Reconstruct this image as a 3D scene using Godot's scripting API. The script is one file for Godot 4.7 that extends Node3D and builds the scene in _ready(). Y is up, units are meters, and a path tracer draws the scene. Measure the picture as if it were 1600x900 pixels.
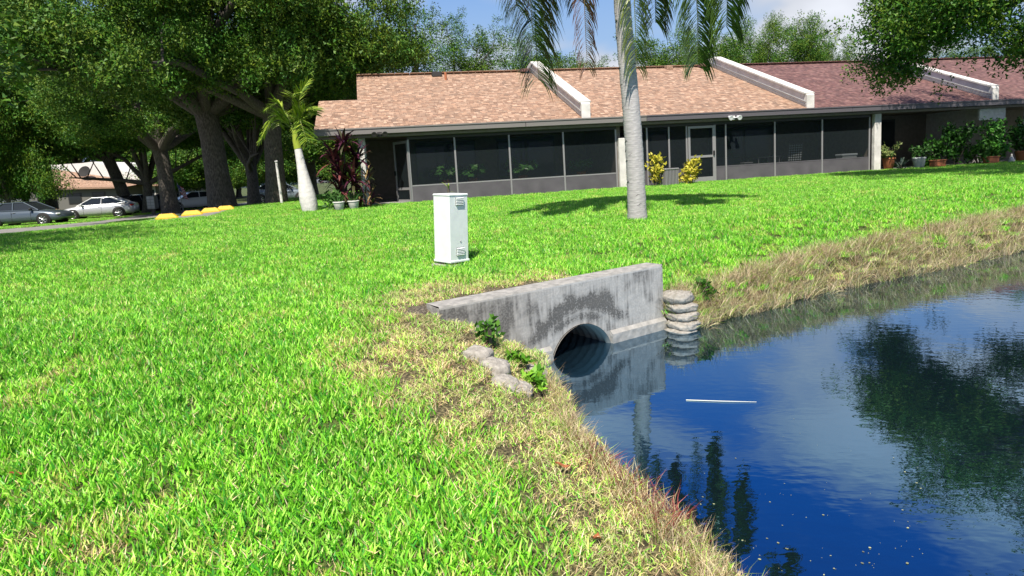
extends Node3D

const EYE := 1.9
const PITCH := 7.5
const ROLL := 3.43
const SHIFT := -0.053
const HOUSE_TURN := 11.7
const WA := Vector3(-0.67, 0, -5.53)
const WB := Vector3(1.69, 0, -7.15)
var cam_basis: Basis
var rng := RandomNumberGenerator.new()
var used := {}
var M := {}
var noise := FastNoiseLite.new()
var U: Vector3
var V: Vector3
const W0 := Vector3(-4, 0, -20)

# ---------------------------------------------------------------- mesh builder
class MB:
	var v := PackedVector3Array()
	var n := PackedVector3Array()
	var uv := PackedVector2Array()
	var c := PackedColorArray()
	var ix := PackedInt32Array()
	func vert(p: Vector3, nn: Vector3, t := Vector2.ZERO, col := Color.WHITE) -> int:
		v.append(p); n.append(nn); uv.append(t); c.append(col)
		return v.size() - 1
	func tri_i(a: int, b: int, d: int) -> void:   # counter-clockwise from outside
		ix.append(a); ix.append(d); ix.append(b)
	func tri(a: Vector3, b: Vector3, d: Vector3, col := Color.WHITE) -> void:
		var nn := (b - a).cross(d - a).normalized()
		var i := vert(a, nn, Vector2(0, 0), col)
		vert(b, nn, Vector2(1, 0), col); vert(d, nn, Vector2(0.5, 1), col)
		tri_i(i, i + 1, i + 2)
	func quad(a: Vector3, b: Vector3, d: Vector3, e: Vector3, col := Color.WHITE, t0 := Vector2(0, 0), t1 := Vector2(1, 1)) -> void:
		var nn := (b - a).cross(e - a)
		if nn.length_squared() < 1e-14:
			nn = (d - b).cross(e - b)
		nn = nn.normalized()
		var i := vert(a, nn, t0, col)
		vert(b, nn, Vector2(t1.x, t0.y), col); vert(d, nn, t1, col); vert(e, nn, Vector2(t0.x, t1.y), col)
		tri_i(i, i + 1, i + 2); tri_i(i, i + 2, i + 3)
	func box(ctr: Vector3, size: Vector3, b := Basis.IDENTITY, col := Color.WHITE) -> void:
		var h := size / 2.0
		var p := []
		for k in 8:
			p.append(ctr + b * Vector3(h.x * (1 if k & 1 else -1), h.y * (1 if k & 2 else -1), h.z * (1 if k & 4 else -1)))
		for f in [[4, 5, 7, 6, 0, 1], [1, 0, 2, 3, 0, 1], [5, 1, 3, 7, 2, 1], [0, 4, 6, 2, 2, 1], [6, 7, 3, 2, 0, 2], [0, 1, 5, 4, 0, 2]]:
			quad(p[f[0]], p[f[1]], p[f[2]], p[f[3]], col, Vector2.ZERO, Vector2(size[f[4]], size[f[5]]))
	func cbox(ctr: Vector3, size: Vector3, e: float, b := Basis.IDENTITY, col := Color.WHITE) -> void:   # chamfered box
		var h := size / 2.0
		var g := func(x, y, z): return ctr + b * Vector3(x, y, z)
		var i := h - Vector3(e, e, e)
		for s: int in [-1, 1]:
			for ax in 3:
				var a1 := (ax + 1) % 3
				var a2 := (ax + 2) % 3
				var q := []
				for k in [[-1, -1], [1, -1], [1, 1], [-1, 1]]:
					var w := Vector3.ZERO
					w[ax] = h[ax] * s; w[a1] = i[a1] * k[0]; w[a2] = i[a2] * k[1]
					q.append(ctr + b * w)
				if s > 0: quad(q[0], q[1], q[2], q[3], col, Vector2.ZERO, Vector2(size[a1], size[a2]))
				else: quad(q[3], q[2], q[1], q[0], col, Vector2.ZERO, Vector2(size[a1], size[a2]))
				for s2: int in [-1, 1]:       # edge between faces ax(s) and a1(s2)
					var w0 := Vector3.ZERO
					var w1 := Vector3.ZERO
					w0[ax] = h[ax] * s; w0[a1] = i[a1] * s2
					w1[ax] = i[ax] * s; w1[a1] = h[a1] * s2
					var z := Vector3.ZERO
					z[a2] = i[a2]
					if s * s2 > 0: quad(ctr + b * (w0 - z), ctr + b * (w1 - z), ctr + b * (w1 + z), ctr + b * (w0 + z), col)
					else: quad(ctr + b * (w0 + z), ctr + b * (w1 + z), ctr + b * (w1 - z), ctr + b * (w0 - z), col)
		for sx: int in [-1, 1]:
			for sy in [-1, 1]:
				for sz in [-1, 1]:
					var pa = g.call(h.x * sx, i.y * sy, i.z * sz)
					var pb = g.call(i.x * sx, h.y * sy, i.z * sz)
					var pc = g.call(i.x * sx, i.y * sy, h.z * sz)
					if sx * sy * sz > 0: tri(pa, pb, pc, col)
					else: tri(pa, pc, pb, col)
	func tube(pts: Array, rad: Array, sides: int, col := Color.WHITE, caps := false, vscale := 1.0) -> void:
		var start := v.size()
		var t0: Vector3 = (pts[1] - pts[0]).normalized()
		var side := t0.cross(Vector3.UP if absf(t0.y) < 0.9 else Vector3.RIGHT).normalized()
		var run := 0.0
		for k in pts.size():
			var t: Vector3
			if k == 0: t = t0
			elif k == pts.size() - 1: t = (pts[k] - pts[k - 1]).normalized()
			else: t = (pts[k + 1] - pts[k - 1]).normalized()
			side = (side - t * side.dot(t)).normalized()
			var up := side.cross(t)
			if k > 0: run += (pts[k] - pts[k - 1]).length()
			for s in sides + 1:
				var a := TAU * s / sides
				var d := side * cos(a) + up * sin(a)
				vert(pts[k] + d * rad[k], d, Vector2(float(s) / sides, run * vscale), col)
		for k in pts.size() - 1:
			for s in sides:
				var a := start + k * (sides + 1) + s
				var b := a + sides + 1
				tri_i(a, b, b + 1); tri_i(a, b + 1, a + 1)
		if caps:
			for e in [0, pts.size() - 1]:
				var nn: Vector3 = (pts[0] - pts[1]).normalized() if e == 0 else (pts[e] - pts[e - 1]).normalized()
				var ci := vert(pts[e], nn, Vector2.ZERO, col)
				var st := v.size()
				for s in sides + 1:
					vert(v[start + e * (sides + 1) + s], nn, Vector2.ZERO, col)
				for s in sides:
					if e == 0: tri_i(ci, st + s, st + s + 1)
					else: tri_i(ci, st + s + 1, st + s)
	func lathe(prof: Array, sides: int, xf := Transform3D.IDENTITY, col := Color.WHITE) -> void:   # prof: Vector2(radius, y), bottom to top outside
		var start := v.size()
		for k in prof.size():
			var d: Vector2 = prof[mini(k + 1, prof.size() - 1)] - prof[maxi(k - 1, 0)]
			for s in sides + 1:
				var a := TAU * s / sides
				var o := Vector3(cos(a), 0, -sin(a))
				var nn := (o * d.y - Vector3(0, d.x, 0)).normalized()
				vert(xf * (o * prof[k].x + Vector3(0, prof[k].y, 0)), xf.basis * nn, Vector2(float(s) / sides, prof[k].y), col)
		for k in prof.size() - 1:
			for s in sides:
				var a := start + k * (sides + 1) + s
				var b := a + sides + 1
				tri_i(a, a + 1, b + 1); tri_i(a, b + 1, b)
	func mesh() -> ArrayMesh:
		var m := ArrayMesh.new()
		var arr := []
		arr.resize(Mesh.ARRAY_MAX)
		arr[Mesh.ARRAY_VERTEX] = v; arr[Mesh.ARRAY_NORMAL] = n; arr[Mesh.ARRAY_TEX_UV] = uv; arr[Mesh.ARRAY_COLOR] = c; arr[Mesh.ARRAY_INDEX] = ix
		m.add_surface_from_arrays(Mesh.PRIMITIVE_TRIANGLES, arr)
		return m

# ---------------------------------------------------------------- helpers
func numbered(called: String) -> String:
	if not used.has(called):
		used[called] = 0
		return called
	used[called] += 1
	return "%s_%03d" % [called, used[called]]

func tag(o: Node, label: String, category: String, group := "") -> Node:
	o.set_meta("label", label); o.set_meta("category", category)
	if group != "": o.set_meta("group", group)
	return o

func thing(called: String, label: String, category: String, at := Vector3.ZERO, turn := 0.0, group := "") -> Node3D:
	var o := Node3D.new()
	o.name = numbered(called)
	add_child(o)
	o.position = at; o.rotation.y = turn
	tag(o, label, category, group)
	return o

func part(parent: Node, called: String, mb, m: Material) -> MeshInstance3D:
	var o := MeshInstance3D.new()
	o.name = called if parent != self else numbered(called)
	o.mesh = mb.mesh() if mb is MB else mb
	o.material_override = m
	parent.add_child(o, true)
	return o

func struct(called: String, mb: MB, m: Material) -> MeshInstance3D:
	var o := part(self, called, mb, m)
	o.set_meta("kind", "structure")
	return o

func multi(parent: Node, called: String, mesh: Mesh, m: Material, xfs: Array, cols: Array) -> MultiMeshInstance3D:
	var mm := MultiMesh.new()
	mm.transform_format = MultiMesh.TRANSFORM_3D
	mm.use_colors = true
	mm.mesh = mesh
	mm.instance_count = xfs.size()
	for k in xfs.size():
		mm.set_instance_transform(k, xfs[k])
		mm.set_instance_color(k, cols[k])
	var o := MultiMeshInstance3D.new()
	o.name = called if parent != self else numbered(called)
	o.multimesh = mm
	o.material_override = m
	parent.add_child(o, true)
	return o

func lin(r: float, g: float, b: float, a := 1.0) -> Color:
	var k := Color(r, g, b).linear_to_srgb()
	k.a = a
	return k

func mat(r: float, g: float, b: float, rough := 0.8, metal := 0.0) -> StandardMaterial3D:
	var m := StandardMaterial3D.new()
	m.albedo_color = lin(r, g, b); m.roughness = rough; m.metallic = metal
	return m

func leafy(rough := 0.5, back := 0.5) -> StandardMaterial3D:
	var m := mat(1, 1, 1, rough)
	m.vertex_color_use_as_albedo = true
	m.cull_mode = BaseMaterial3D.CULL_DISABLED
	m.backlight_enabled = true
	m.backlight = Color(back, back, back)
	return m

func noisy(r0: Color, r1: Color, freq: float, scale: float, rough := 0.85, bump := 0.0, sd := 1) -> StandardMaterial3D:
	var nz := FastNoiseLite.new()
	nz.seed = sd; nz.frequency = freq; nz.fractal_octaves = 5
	var t := NoiseTexture2D.new()
	t.width = 512; t.height = 512; t.seamless = true; t.noise = nz
	var g := Gradient.new()
	g.set_color(0, r0); g.set_color(1, r1)
	t.color_ramp = g
	var m := StandardMaterial3D.new()
	m.albedo_texture = t; m.roughness = rough
	m.uv1_triplanar = true; m.uv1_scale = Vector3.ONE * scale
	if bump > 0.0:
		var t2 := NoiseTexture2D.new()
		t2.width = 512; t2.height = 512; t2.seamless = true; t2.noise = nz; t2.as_normal_map = true; t2.bump_strength = bump
		m.normal_enabled = true; m.normal_texture = t2
	return m

func ray(px: float, py: float) -> Vector3:
	return cam_basis * Vector3((px - 800.0) / 1000.0, (450.0 - py) / 1000.0 + SHIFT, -1.0)
func on_level(px: float, py: float, h: float) -> Vector3:
	var d := ray(px, py)
	return Vector3(0, EYE, 0) + d * (h - EYE) / d.y
func at_depth(px: float, py: float, dist: float) -> Vector3:
	var d := ray(px, py)
	return Vector3(0, EYE, 0) + d * (dist / -d.z)
func on_ground(px: float, py: float) -> Vector3:
	var d := ray(px, py)
	d /= -d.z
	var s := 1.5
	while s < 90.0:
		var p := Vector3(0, EYE, 0) + d * s
		if p.y <= ground(p.x, p.z): return Vector3(p.x, ground(p.x, p.z), p.z)
		s += 0.05
	return Vector3(0, EYE, 0) + d * 60.0
func down(p: Vector3) -> Vector3:
	return Vector3(p.x, ground(p.x, p.z), p.z)
func house(u: float, y: float, v: float) -> Vector3:
	return W0 + U * u + V * v + Vector3(0, y, 0)
func rnd(a: float, b: float) -> float:
	return rng.randf_range(a, b)
func rdir() -> Vector3:
	return Vector3(rng.randfn(), rng.randfn(), rng.randfn()).normalized()
func rbasis() -> Basis:
	return Basis(Quaternion(rdir(), rnd(0, TAU)))

# ---------------------------------------------------------------- the lie of the land
var near_edge := [Vector2(0.20, -5.95), Vector2(0.30, -5.55), Vector2(0.33, -4.9), Vector2(0.36, -4.35), Vector2(0.53, -3.63), Vector2(0.72, -3.15), Vector2(0.82, -2.81), Vector2(0.89, -2.57), Vector2(1.05, -1.6), Vector2(1.6, 0.5), Vector2(2.2, 4.0), Vector2(2.6, 12.0)]
var far_edge := [Vector2(1.66, -7.10), Vector2(1.92, -6.98), Vector2(2.25, -7.22), Vector2(3.14, -7.79), Vector2(4.33, -8.56), Vector2(6.25, -9.49), Vector2(8.77, -10.83), Vector2(12.5, -12.6), Vector2(20, -14.0), Vector2(34, -14.0), Vector2(46, -8.0), Vector2(46, 12.0)]
var lawn_profile := [[-30, 0.3], [0, 0.25], [2.4, 0.30], [3.1, 0.38], [4, 0.50], [5.5, 0.70], [6.5, 0.72], [8.2, 0.70], [11, 0.90], [16, 1.0], [22, 1.06], [40, 1.0], [80, 0.6]]
var road_profile := [[-30, 0.7], [14, 0.85], [19, 0.76], [24, 0.65], [38, 0.33], [60, 0.2], [200, 0.2]]

func along(table: Array, t: float) -> float:
	for k in table.size() - 1:
		if t < table[k + 1][0]:
			return lerpf(table[k][1], table[k + 1][1], clampf((t - table[k][0]) / (table[k + 1][0] - table[k][0]), 0, 1))
	return table[-1][1]
func seg_dist(p: Vector2, line: Array) -> float:
	var best := 1e9
	for k in line.size() - 1:
		best = minf(best, p.distance_to(Geometry2D.get_closest_point_to_segment(p, line[k], line[k + 1])))
	return best
func wall_side(x: float, z: float) -> Vector2:    # along the headwall, and how far in front of it
	var s := (WB - WA).normalized()
	var nn := s.cross(Vector3.UP)
	var d := Vector3(x, 0, z) - WA
	return Vector2(d.dot(s), d.dot(nn))
var pond: PackedVector2Array
func lawn(x: float, z: float) -> float:
	var t := -z
	var h := along(lawn_profile, t)
	var left := smoothstep(-9.0, -17.0, x + (t - 22.0) * 0.12) * smoothstep(13.0, 22.0, t)
	h = lerpf(h, along(road_profile, t), left)
	return h + 0.02 * noise.get_noise_2d(x * 6.0, z * 6.0) * smoothstep(40.0, 10.0, t)
func bank(x: float, z: float) -> Vector2:   # (distance outside the pond, 0 near / 1 far side)
	var p := Vector2(x, z)
	var a := seg_dist(p, near_edge)
	var b := seg_dist(p, far_edge)
	var inside := Geometry2D.is_point_in_polygon(p, pond)
	return Vector2(-minf(a, b) if inside else minf(a, b), 0.0 if a < b else 1.0)
func ground(x: float, z: float) -> float:
	if x < -6.0 or z < -19.0: return lawn(x, z)
	var w := wall_side(x, z)
	var h := lawn(x, z)
	if w.x > -0.02 and w.x < 2.88 and w.y < -0.1 and w.y > -4.0: return h - 0.03 * smoothstep(0.5, 0.1, -w.y)
	var b := bank(x, z)
	if b.x < 0.0: return maxf(-0.7, b.x * 1.2) - 0.02
	if b.y < 0.5:
		var f := clampf(b.x / 1.05, 0, 1)
		var lie := lerpf(0.0, h, 0.22 * smoothstep(0.0, 0.12, b.x) + 0.78 * f * (1.6 - 0.6 * f))
		if w.x > -0.15 and w.x < 1.3 and w.y > -0.12:      # the bank falls away along the foot of the headwall
			var foot := along([[-0.15, 0.72], [0.0, 0.62], [0.45, 0.30], [0.85, 0.10], [1.3, 0.0]], w.x)
			lie = minf(lie, lerpf(foot, lie, smoothstep(0.02, 0.75, w.y)))
		return lie
	var g := clampf(b.x / 1.9, 0, 1)
	return lerpf(0.0, h, 0.38 * smoothstep(0.0, 0.28, b.x) + 0.62 * g * (1.5 - 0.5 * g))
func dryness(x: float, z: float) -> float:
	var b := bank(x, z)
	var wob := 0.25 * noise.get_noise_2d(x * 25.0, z * 25.0) + 0.35 * noise.get_noise_2d(x * 90.0, z * 90.0)
	if b.y < 0.5:
		var wide := 0.88 + 0.75 * smoothstep(-3.0, -4.6, z)
		var lim := smoothstep(-7.6, -6.2, z)
		return clampf((wide - b.x) * 1.5 + wob + 0.4, 0, 1) * lim * smoothstep(2.9, 2.2, b.x)
	var wide2 := 0.12 + 0.28 * smoothstep(2.4, 5.0, x)
	return clampf((wide2 - b.x) * 1.7 + wob * 1.4 + 0.2, 0, 1)
func on_road(x: float, z: float) -> bool:
	return Geometry2D.is_point_in_polygon(Vector2(x, z), road_area)
var road_area := PackedVector2Array([Vector2(-60, -11), Vector2(-30, -16.2), Vector2(-17.2, -19.6), Vector2(-12.5, -19.6), Vector2(-9.5, -18.9), Vector2(-9.0, -19.6), Vector2(-10.3, -24.8), Vector2(-16, -26.5), Vector2(-19.5, -31), Vector2(-20.5, -44), Vector2(-21, -75), Vector2(-27, -75), Vector2(-25.5, -44), Vector2(-24.2, -37), Vector2(-24.0, -32.5), Vector2(-30, -26.5), Vector2(-60, -20)])

# ---------------------------------------------------------------- the whole scene
func _ready() -> void:
	rng.seed = 7
	noise.seed = 3; noise.frequency = 0.06
	U = Vector3(cos(deg_to_rad(HOUSE_TURN)), 0, -sin(deg_to_rad(HOUSE_TURN)))
	V = Vector3(-sin(deg_to_rad(HOUSE_TURN)), 0, -cos(deg_to_rad(HOUSE_TURN)))
	pond = PackedVector2Array()
	pond.append(Vector2(0.02, -6.22))
	for p in near_edge: pond.append(p)
	var fe := far_edge.duplicate()
	fe.reverse()
	for p in fe: pond.append(p)
	pond.append(Vector2(1.60, -7.28))
	# camera
	var cam := Camera3D.new()
	cam.name = "camera"
	cam_basis = Basis(Vector3.RIGHT, -deg_to_rad(PITCH)) * Basis(Vector3.BACK, -deg_to_rad(ROLL))
	cam.transform = Transform3D(cam_basis, Vector3(0, EYE, 0))
	cam.projection = Camera3D.PROJECTION_FRUSTUM
	cam.near = 0.05; cam.far = 1500.0
	cam.size = 2.0 * 0.45 * cam.near
	cam.frustum_offset = Vector2(0, SHIFT * cam.near)
	add_child(cam)
	# sky, exposure
	var env := Environment.new()
	env.background_mode = Environment.BG_SKY
	env.tonemap_mode = Environment.TONE_MAPPER_LINEAR
	env.tonemap_exposure = 1.6
	env.background_energy_multiplier = 0.31
	env.sdfgi_enabled = true; env.ssao_enabled = true; env.ssil_enabled = true
	env.sky = Sky.new()
	env.sky.sky_material = make_sky()
	var we := WorldEnvironment.new()
	we.name = "surroundings"
	we.environment = env
	add_child(we)
	# sun
	var sun := DirectionalLight3D.new()
	sun.name = "sun"
	sun.light_energy = 1.6
	sun.light_color = Color(1.0, 0.96, 0.9)
	sun.light_angular_distance = 0.5
	sun.shadow_enabled = true
	add_child(sun)
	sun.look_at_from_position(Vector3.ZERO, Vector3(0.14, -1.0, -0.66))
	materials()
	print("setting")
	make_ground()
	make_water()
	make_road()
	make_townhouses()
	make_headwall()
	print("things")
	make_rocks()
	make_cabinet()
	make_wheel_stops()
	make_patio_things()
	make_left_houses()
	make_cars()
	make_small_things()
	print("plants")
	make_queen_palm()
	make_bottle_palm()
	make_garden()
	make_trees()
	make_grass()
	print("done")

func make_sky() -> PanoramaSkyMaterial:
	var w := 1400
	var h := 700
	var data := PackedFloat32Array()
	data.resize(w * h * 3)
	var n1 := FastNoiseLite.new()
	n1.seed = 24; n1.frequency = 0.95; n1.fractal_octaves = 6; n1.fractal_gain = 0.55
	var top := Vector3(0.002, 0.12, 0.62)
	var mid := Vector3(0.008, 0.44, 1.60)
	var low := Vector3(0.74, 1.12, 1.70)
	var i := 0
	for y in h:
		var el := (0.5 - (y + 0.5) / h) * PI
		var s := sin(el)
		for x in w:
			var col: Vector3
			if s <= 0.0:
				col = Vector3(0.10, 0.13, 0.08)
			else:
				var base := low.lerp(mid, smoothstep(0.14, 0.46, s)).lerp(top, smoothstep(0.32, 0.8, s))
				var az := TAU * (x + 0.5) / w
				var k := 1.0 / (s + 0.22)
				var q := Vector3(sin(az) * cos(el) * k, 0.0, -cos(az) * cos(el) * k)
				var f := n1.get_noise_3d(q.x * 1.0, 3.7, q.z * 1.0)
				var cover := smoothstep(-0.05, 0.40, f + 0.28 * smoothstep(0.60, 0.15, s) - 0.02)
				var shade := 0.72 + 0.5 * clampf(f, 0.0, 0.5)
				col = base.lerp(Vector3(0.97, 0.99, 1.05) * shade * 2.0, cover * 0.9)
			data[i] = col.x; data[i + 1] = col.y; data[i + 2] = col.z
			i += 3
	var im := Image.create_from_data(w, h, false, Image.FORMAT_RGBF, data.to_byte_array())
	var m := PanoramaSkyMaterial.new()
	m.panorama = ImageTexture.create_from_image(im)
	return m

func shingles(cols: Array, sd: int) -> ImageTexture:
	var r := RandomNumberGenerator.new()
	r.seed = sd
	var im := Image.create(1024, 1024, false, Image.FORMAT_RGB8)
	var y := 0
	while y < 1024:
		var x := r.randi_range(-60, 0)
		while x < 1024:
			var w := r.randi_range(14, 44)
			var c: Color = cols[r.randi() % cols.size()]
			c = c.lerp(cols[0], 0.45) * r.randf_range(0.86, 1.1)
			im.fill_rect(Rect2i(x, y, w, 22), c)
			im.fill_rect(Rect2i(x, y + 22, w, 10), c * r.randf_range(0.80, 1.0))
			if r.randf() < 0.6: im.fill_rect(Rect2i(x, y, 2, 30), c * 0.6)
			x += w
		im.fill_rect(Rect2i(0, y + 29, 1024, 3), cols[0] * 0.55)
		y += 32
	for k in 26000:
		var px := r.randi() % 1023
		var py := r.randi() % 1023
		im.fill_rect(Rect2i(px, py, 2, 2), im.get_pixel(px, py) * r.randf_range(0.75, 1.25))
	return ImageTexture.create_from_image(im)

func materials() -> void:
	M.grass = leafy(0.45, 0.5)
	M.grass.metallic_specular = 0.42
	M.leaf = leafy(0.55, 0.3)
	M.leaf.metallic_specular = 0.35
	M.palm = leafy(0.4, 0.4)
	M.bark = noisy(lin(0.03, 0.026, 0.022), lin(0.20, 0.18, 0.155), 0.02, 0.9, 0.95, 9.0, 5)
	M.bark.uv1_scale = Vector3(1.6, 0.45, 1.6)
	M.twig = mat(0.09, 0.08, 0.065, 0.95)
	M.soil = mat(1, 1, 1, 0.95)
	M.soil.vertex_color_use_as_albedo = true
	var sn := FastNoiseLite.new()
	sn.seed = 31; sn.frequency = 0.05; sn.fractal_octaves = 5
	var sx := NoiseTexture2D.new()
	sx.width = 512; sx.height = 512; sx.seamless = true; sx.noise = sn
	var sg := Gradient.new()
	sg.set_color(0, Color(0.15, 0.15, 0.12)); sg.set_color(1, Color(1, 1, 1))
	sx.color_ramp = sg
	M.soil.albedo_texture = sx
	M.soil.uv1_scale = Vector3(1.3, 1.3, 1)
	M.white = noisy(lin(0.50, 0.50, 0.48), lin(0.74, 0.74, 0.72), 0.01, 0.35, 0.8, 2.0, 8)
	M.stucco = noisy(lin(0.52, 0.52, 0.51), lin(0.72, 0.72, 0.71), 0.02, 0.6, 0.9, 3.0, 9)
	M.gutter = mat(0.19, 0.18, 0.175, 0.5)
	M.gutter_dark = mat(0.10, 0.095, 0.11, 0.5)
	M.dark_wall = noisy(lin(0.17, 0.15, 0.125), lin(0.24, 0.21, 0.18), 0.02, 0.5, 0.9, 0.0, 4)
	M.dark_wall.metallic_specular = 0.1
	M.kick = noisy(lin(0.07, 0.068, 0.078), lin(0.11, 0.106, 0.12), 0.008, 0.3, 0.6, 0.0, 12)
	M.alu = mat(0.30, 0.30, 0.31, 0.4, 0.3)
	M.bronze = mat(0.03, 0.028, 0.027, 0.5)
	M.screen = mat(0.017, 0.024, 0.028, 0.9)
	M.screen.albedo_color.a = 0.6
	M.screen.metallic_specular = 0.0
	M.screen.transparency = BaseMaterial3D.TRANSPARENCY_ALPHA
	M.screen.cull_mode = BaseMaterial3D.CULL_DISABLED
	M.glass = mat(0.02, 0.025, 0.03, 0.05)
	M.roof_tan = mat(1, 1, 1, 0.95)
	M.roof_tan.albedo_texture = shingles([lin(0.33, 0.205, 0.14), lin(0.42, 0.285, 0.205), lin(0.24, 0.145, 0.10), lin(0.36, 0.235, 0.165), lin(0.50, 0.37, 0.28), lin(0.27, 0.19, 0.145)], 3)
	M.roof_red = mat(1, 1, 1, 0.95)
	M.roof_red.albedo_texture = shingles([lin(0.14, 0.068, 0.064), lin(0.20, 0.105, 0.095), lin(0.09, 0.045, 0.045), lin(0.155, 0.088, 0.09), lin(0.25, 0.15, 0.13)], 4)
	M.concrete = noisy(lin(0.20, 0.20, 0.19), lin(0.42, 0.41, 0.39), 0.02, 0.8, 0.92, 3.0, 15)
	M.asphalt = noisy(lin(0.17, 0.165, 0.16), lin(0.26, 0.255, 0.25), 0.03, 0.25, 0.9, 2.0, 16)
	M.yellow = noisy(lin(0.55, 0.33, 0.01), lin(0.80, 0.52, 0.03), 0.03, 1.0, 0.6, 0.0, 17)
	M.tyre = mat(0.012, 0.012, 0.012, 0.8)
	M.rim = mat(0.55, 0.56, 0.58, 0.3, 0.8)
	M.black = mat(0.01, 0.01, 0.01, 0.5)
	M.lamp_red = mat(0.35, 0.01, 0.01, 0.2)
	M.lamp_white = mat(0.75, 0.77, 0.8, 0.15)
	M.plastic = noisy(lin(0.66, 0.72, 0.72), lin(0.76, 0.82, 0.82), 0.012, 0.9, 0.45, 0.0, 18)
	M.terracotta = mat(0.36, 0.13, 0.06, 0.85)
	M.pot_white = mat(0.42, 0.46, 0.47, 0.6)
	M.palm_bark = noisy(lin(0.26, 0.255, 0.26), lin(0.52, 0.51, 0.51), 0.02, 1.0, 0.95, 5.0, 19)
	M.palm_bark.uv1_scale = Vector3(0.7, 2.6, 0.7)
	M.rock = noisy(lin(0.17, 0.16, 0.14), lin(0.46, 0.44, 0.40), 0.03, 1.2, 0.95, 8.0, 20)

# ---------------------------------------------------------------- setting
func lines(list: Array) -> Array:    # [[from, to, step] ...]
	var out := []
	for a in list:
		var k: float = a[0]
		while k < a[1] - 1e-4:
			out.append(k)
			k += a[2]
	out.append(list[-1][1])
	return out

func make_ground() -> void:
	var xs := lines([[-400, -60, 20], [-60, -20, 2.0], [-20, -4, 0.5], [-4, 5, 0.075], [5, 14, 0.25], [14, 40, 1.0], [40, 60, 4.0], [60, 400, 20]])
	var zs := lines([[-500, -90, 20], [-90, -40, 2.0], [-40, -18, 0.6], [-18, -12, 0.25], [-12, -8, 0.15], [-8, -1.5, 0.075], [-1.5, 6, 0.5], [6, 20, 2], [20, 200, 20]])
	var mb := MB.new()
	var nx := xs.size()
	var nz := zs.size()
	var hs := PackedFloat32Array()
	hs.resize(nx * nz)
	for j in nz:
		for i in nx:
			var h := ground(xs[i], zs[j])
			if on_road(xs[i], zs[j]): h -= 0.03
			hs[j * nx + i] = h
	for j in nz:
		for i in nx:
			var x: float = xs[i]
			var z: float = zs[j]
			var i0 := maxi(i - 1, 0)
			var i1 := mini(i + 1, nx - 1)
			var j0 := maxi(j - 1, 0)
			var j1 := mini(j + 1, nz - 1)
			var nn := Vector3(-(hs[j * nx + i1] - hs[j * nx + i0]) / (xs[i1] - xs[i0]), 1, -(hs[j1 * nx + i] - hs[j0 * nx + i]) / (zs[j1] - zs[j0])).normalized()
			var k := noise.get_noise_2d(x * 40, z * 40)
			var col := Color(0.19, 0.27, 0.05) * (1.0 + 0.3 * k)
			if x > -4 and x < 14 and z < -1.4 and z > -14:
				var dr := dryness(x, z)
				col = col.lerp(Color(0.34, 0.27, 0.15) * (1.0 + 0.5 * k), dr * 0.9)
				if hs[j * nx + i] < 0.0: col = Color(0.12, 0.095, 0.06)
				var w := wall_side(x, z)
				if w.x > -0.35 and w.x < 2.2 and w.y < 0.0 and w.y > -0.55:
					col = col.lerp(Color(0.34, 0.29, 0.24), clampf(smoothstep(0.55, 0.2, -w.y) * (0.7 + 0.9 * k), 0, 1))
			col.a = 1.0
			mb.vert(Vector3(x, hs[j * nx + i], z), nn, Vector2(x, z), col)
	for j in nz - 1:
		for i in nx - 1:
			var a := j * nx + i
			var ws := wall_side(xs[i], zs[j])
			if ws.x > 1.0 and ws.x < 2.2 and ws.y > -0.4 and ws.y < 0.1 and maxf(maxf(hs[a], hs[a + 1]), maxf(hs[a + nx], hs[a + nx + 1])) - minf(minf(hs[a], hs[a + 1]), minf(hs[a + nx], hs[a + nx + 1])) > 0.3: continue   # the mouth of the culvert
			mb.tri_i(a, a + nx, a + nx + 1)
			mb.tri_i(a, a + nx + 1, a + 1)
	struct("lawn_ground", mb, M.soil)

func make_water() -> void:
	var m := mat(0.10, 0.235, 0.36, 0.012, 0.97)
	m.metallic_specular = 0.7
	var nz := FastNoiseLite.new()
	nz.seed = 5; nz.frequency = 0.012; nz.fractal_octaves = 3
	var t := NoiseTexture2D.new()
	t.width = 1024; t.height = 1024; t.seamless = true; t.noise = nz; t.as_normal_map = true; t.bump_strength = 1.6
	m.normal_enabled = true; m.normal_texture = t; m.normal_scale = 0.17
	m.uv1_scale = Vector3(1, 1, 1)
	M.water = m
	var mb := MB.new()
	mb.quad(Vector3(-0.9, 0, 14), Vector3(48, 0, 14), Vector3(48, 0, -16), Vector3(-0.9, 0, -16), Color.WHITE, Vector2(-0.9 / 3.4, 14 / 1.5), Vector2(48 / 3.4, -16 / 1.5))
	struct("pond_water", mb, m)

func make_road() -> void:
	var mb := MB.new()
	var tris := Geometry2D.triangulate_polygon(road_area)
	# cut into a fine sheet that follows the ground
	var s := 0.8
	var x := -60.0
	while x < -8.0:
		var z := -76.0
		while z < -10.0:
			if on_road(x + s / 2, z + s / 2):
				var p := []
				for q in [[x, z + s], [x + s, z + s], [x + s, z], [x, z]]:
					p.append(Vector3(q[0], lawn(q[0], q[1]) + 0.012, q[1]))
				mb.quad(p[0], p[1], p[2], p[3])
			z += s
		x += s
	var o := struct("road", mb, M.asphalt)
	o.set_meta("label", "grey asphalt road curving past the lawn under the oaks")

func hpart(parent: Node, called: String, mb: MB, m: Material) -> MeshInstance3D:
	return part(parent, called, mb, m)

func hbox(mb: MB, u0: float, u1: float, y0: float, y1: float, v0: float, v1: float, bev := 0.0) -> void:
	var c := Vector3((u0 + u1) / 2, (y0 + y1) / 2, -(v0 + v1) / 2)
	var s := Vector3(u1 - u0, y1 - y0, v1 - v0)
	if bev > 0: mb.cbox(c, s, bev)
	else: mb.box(c, s)

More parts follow.
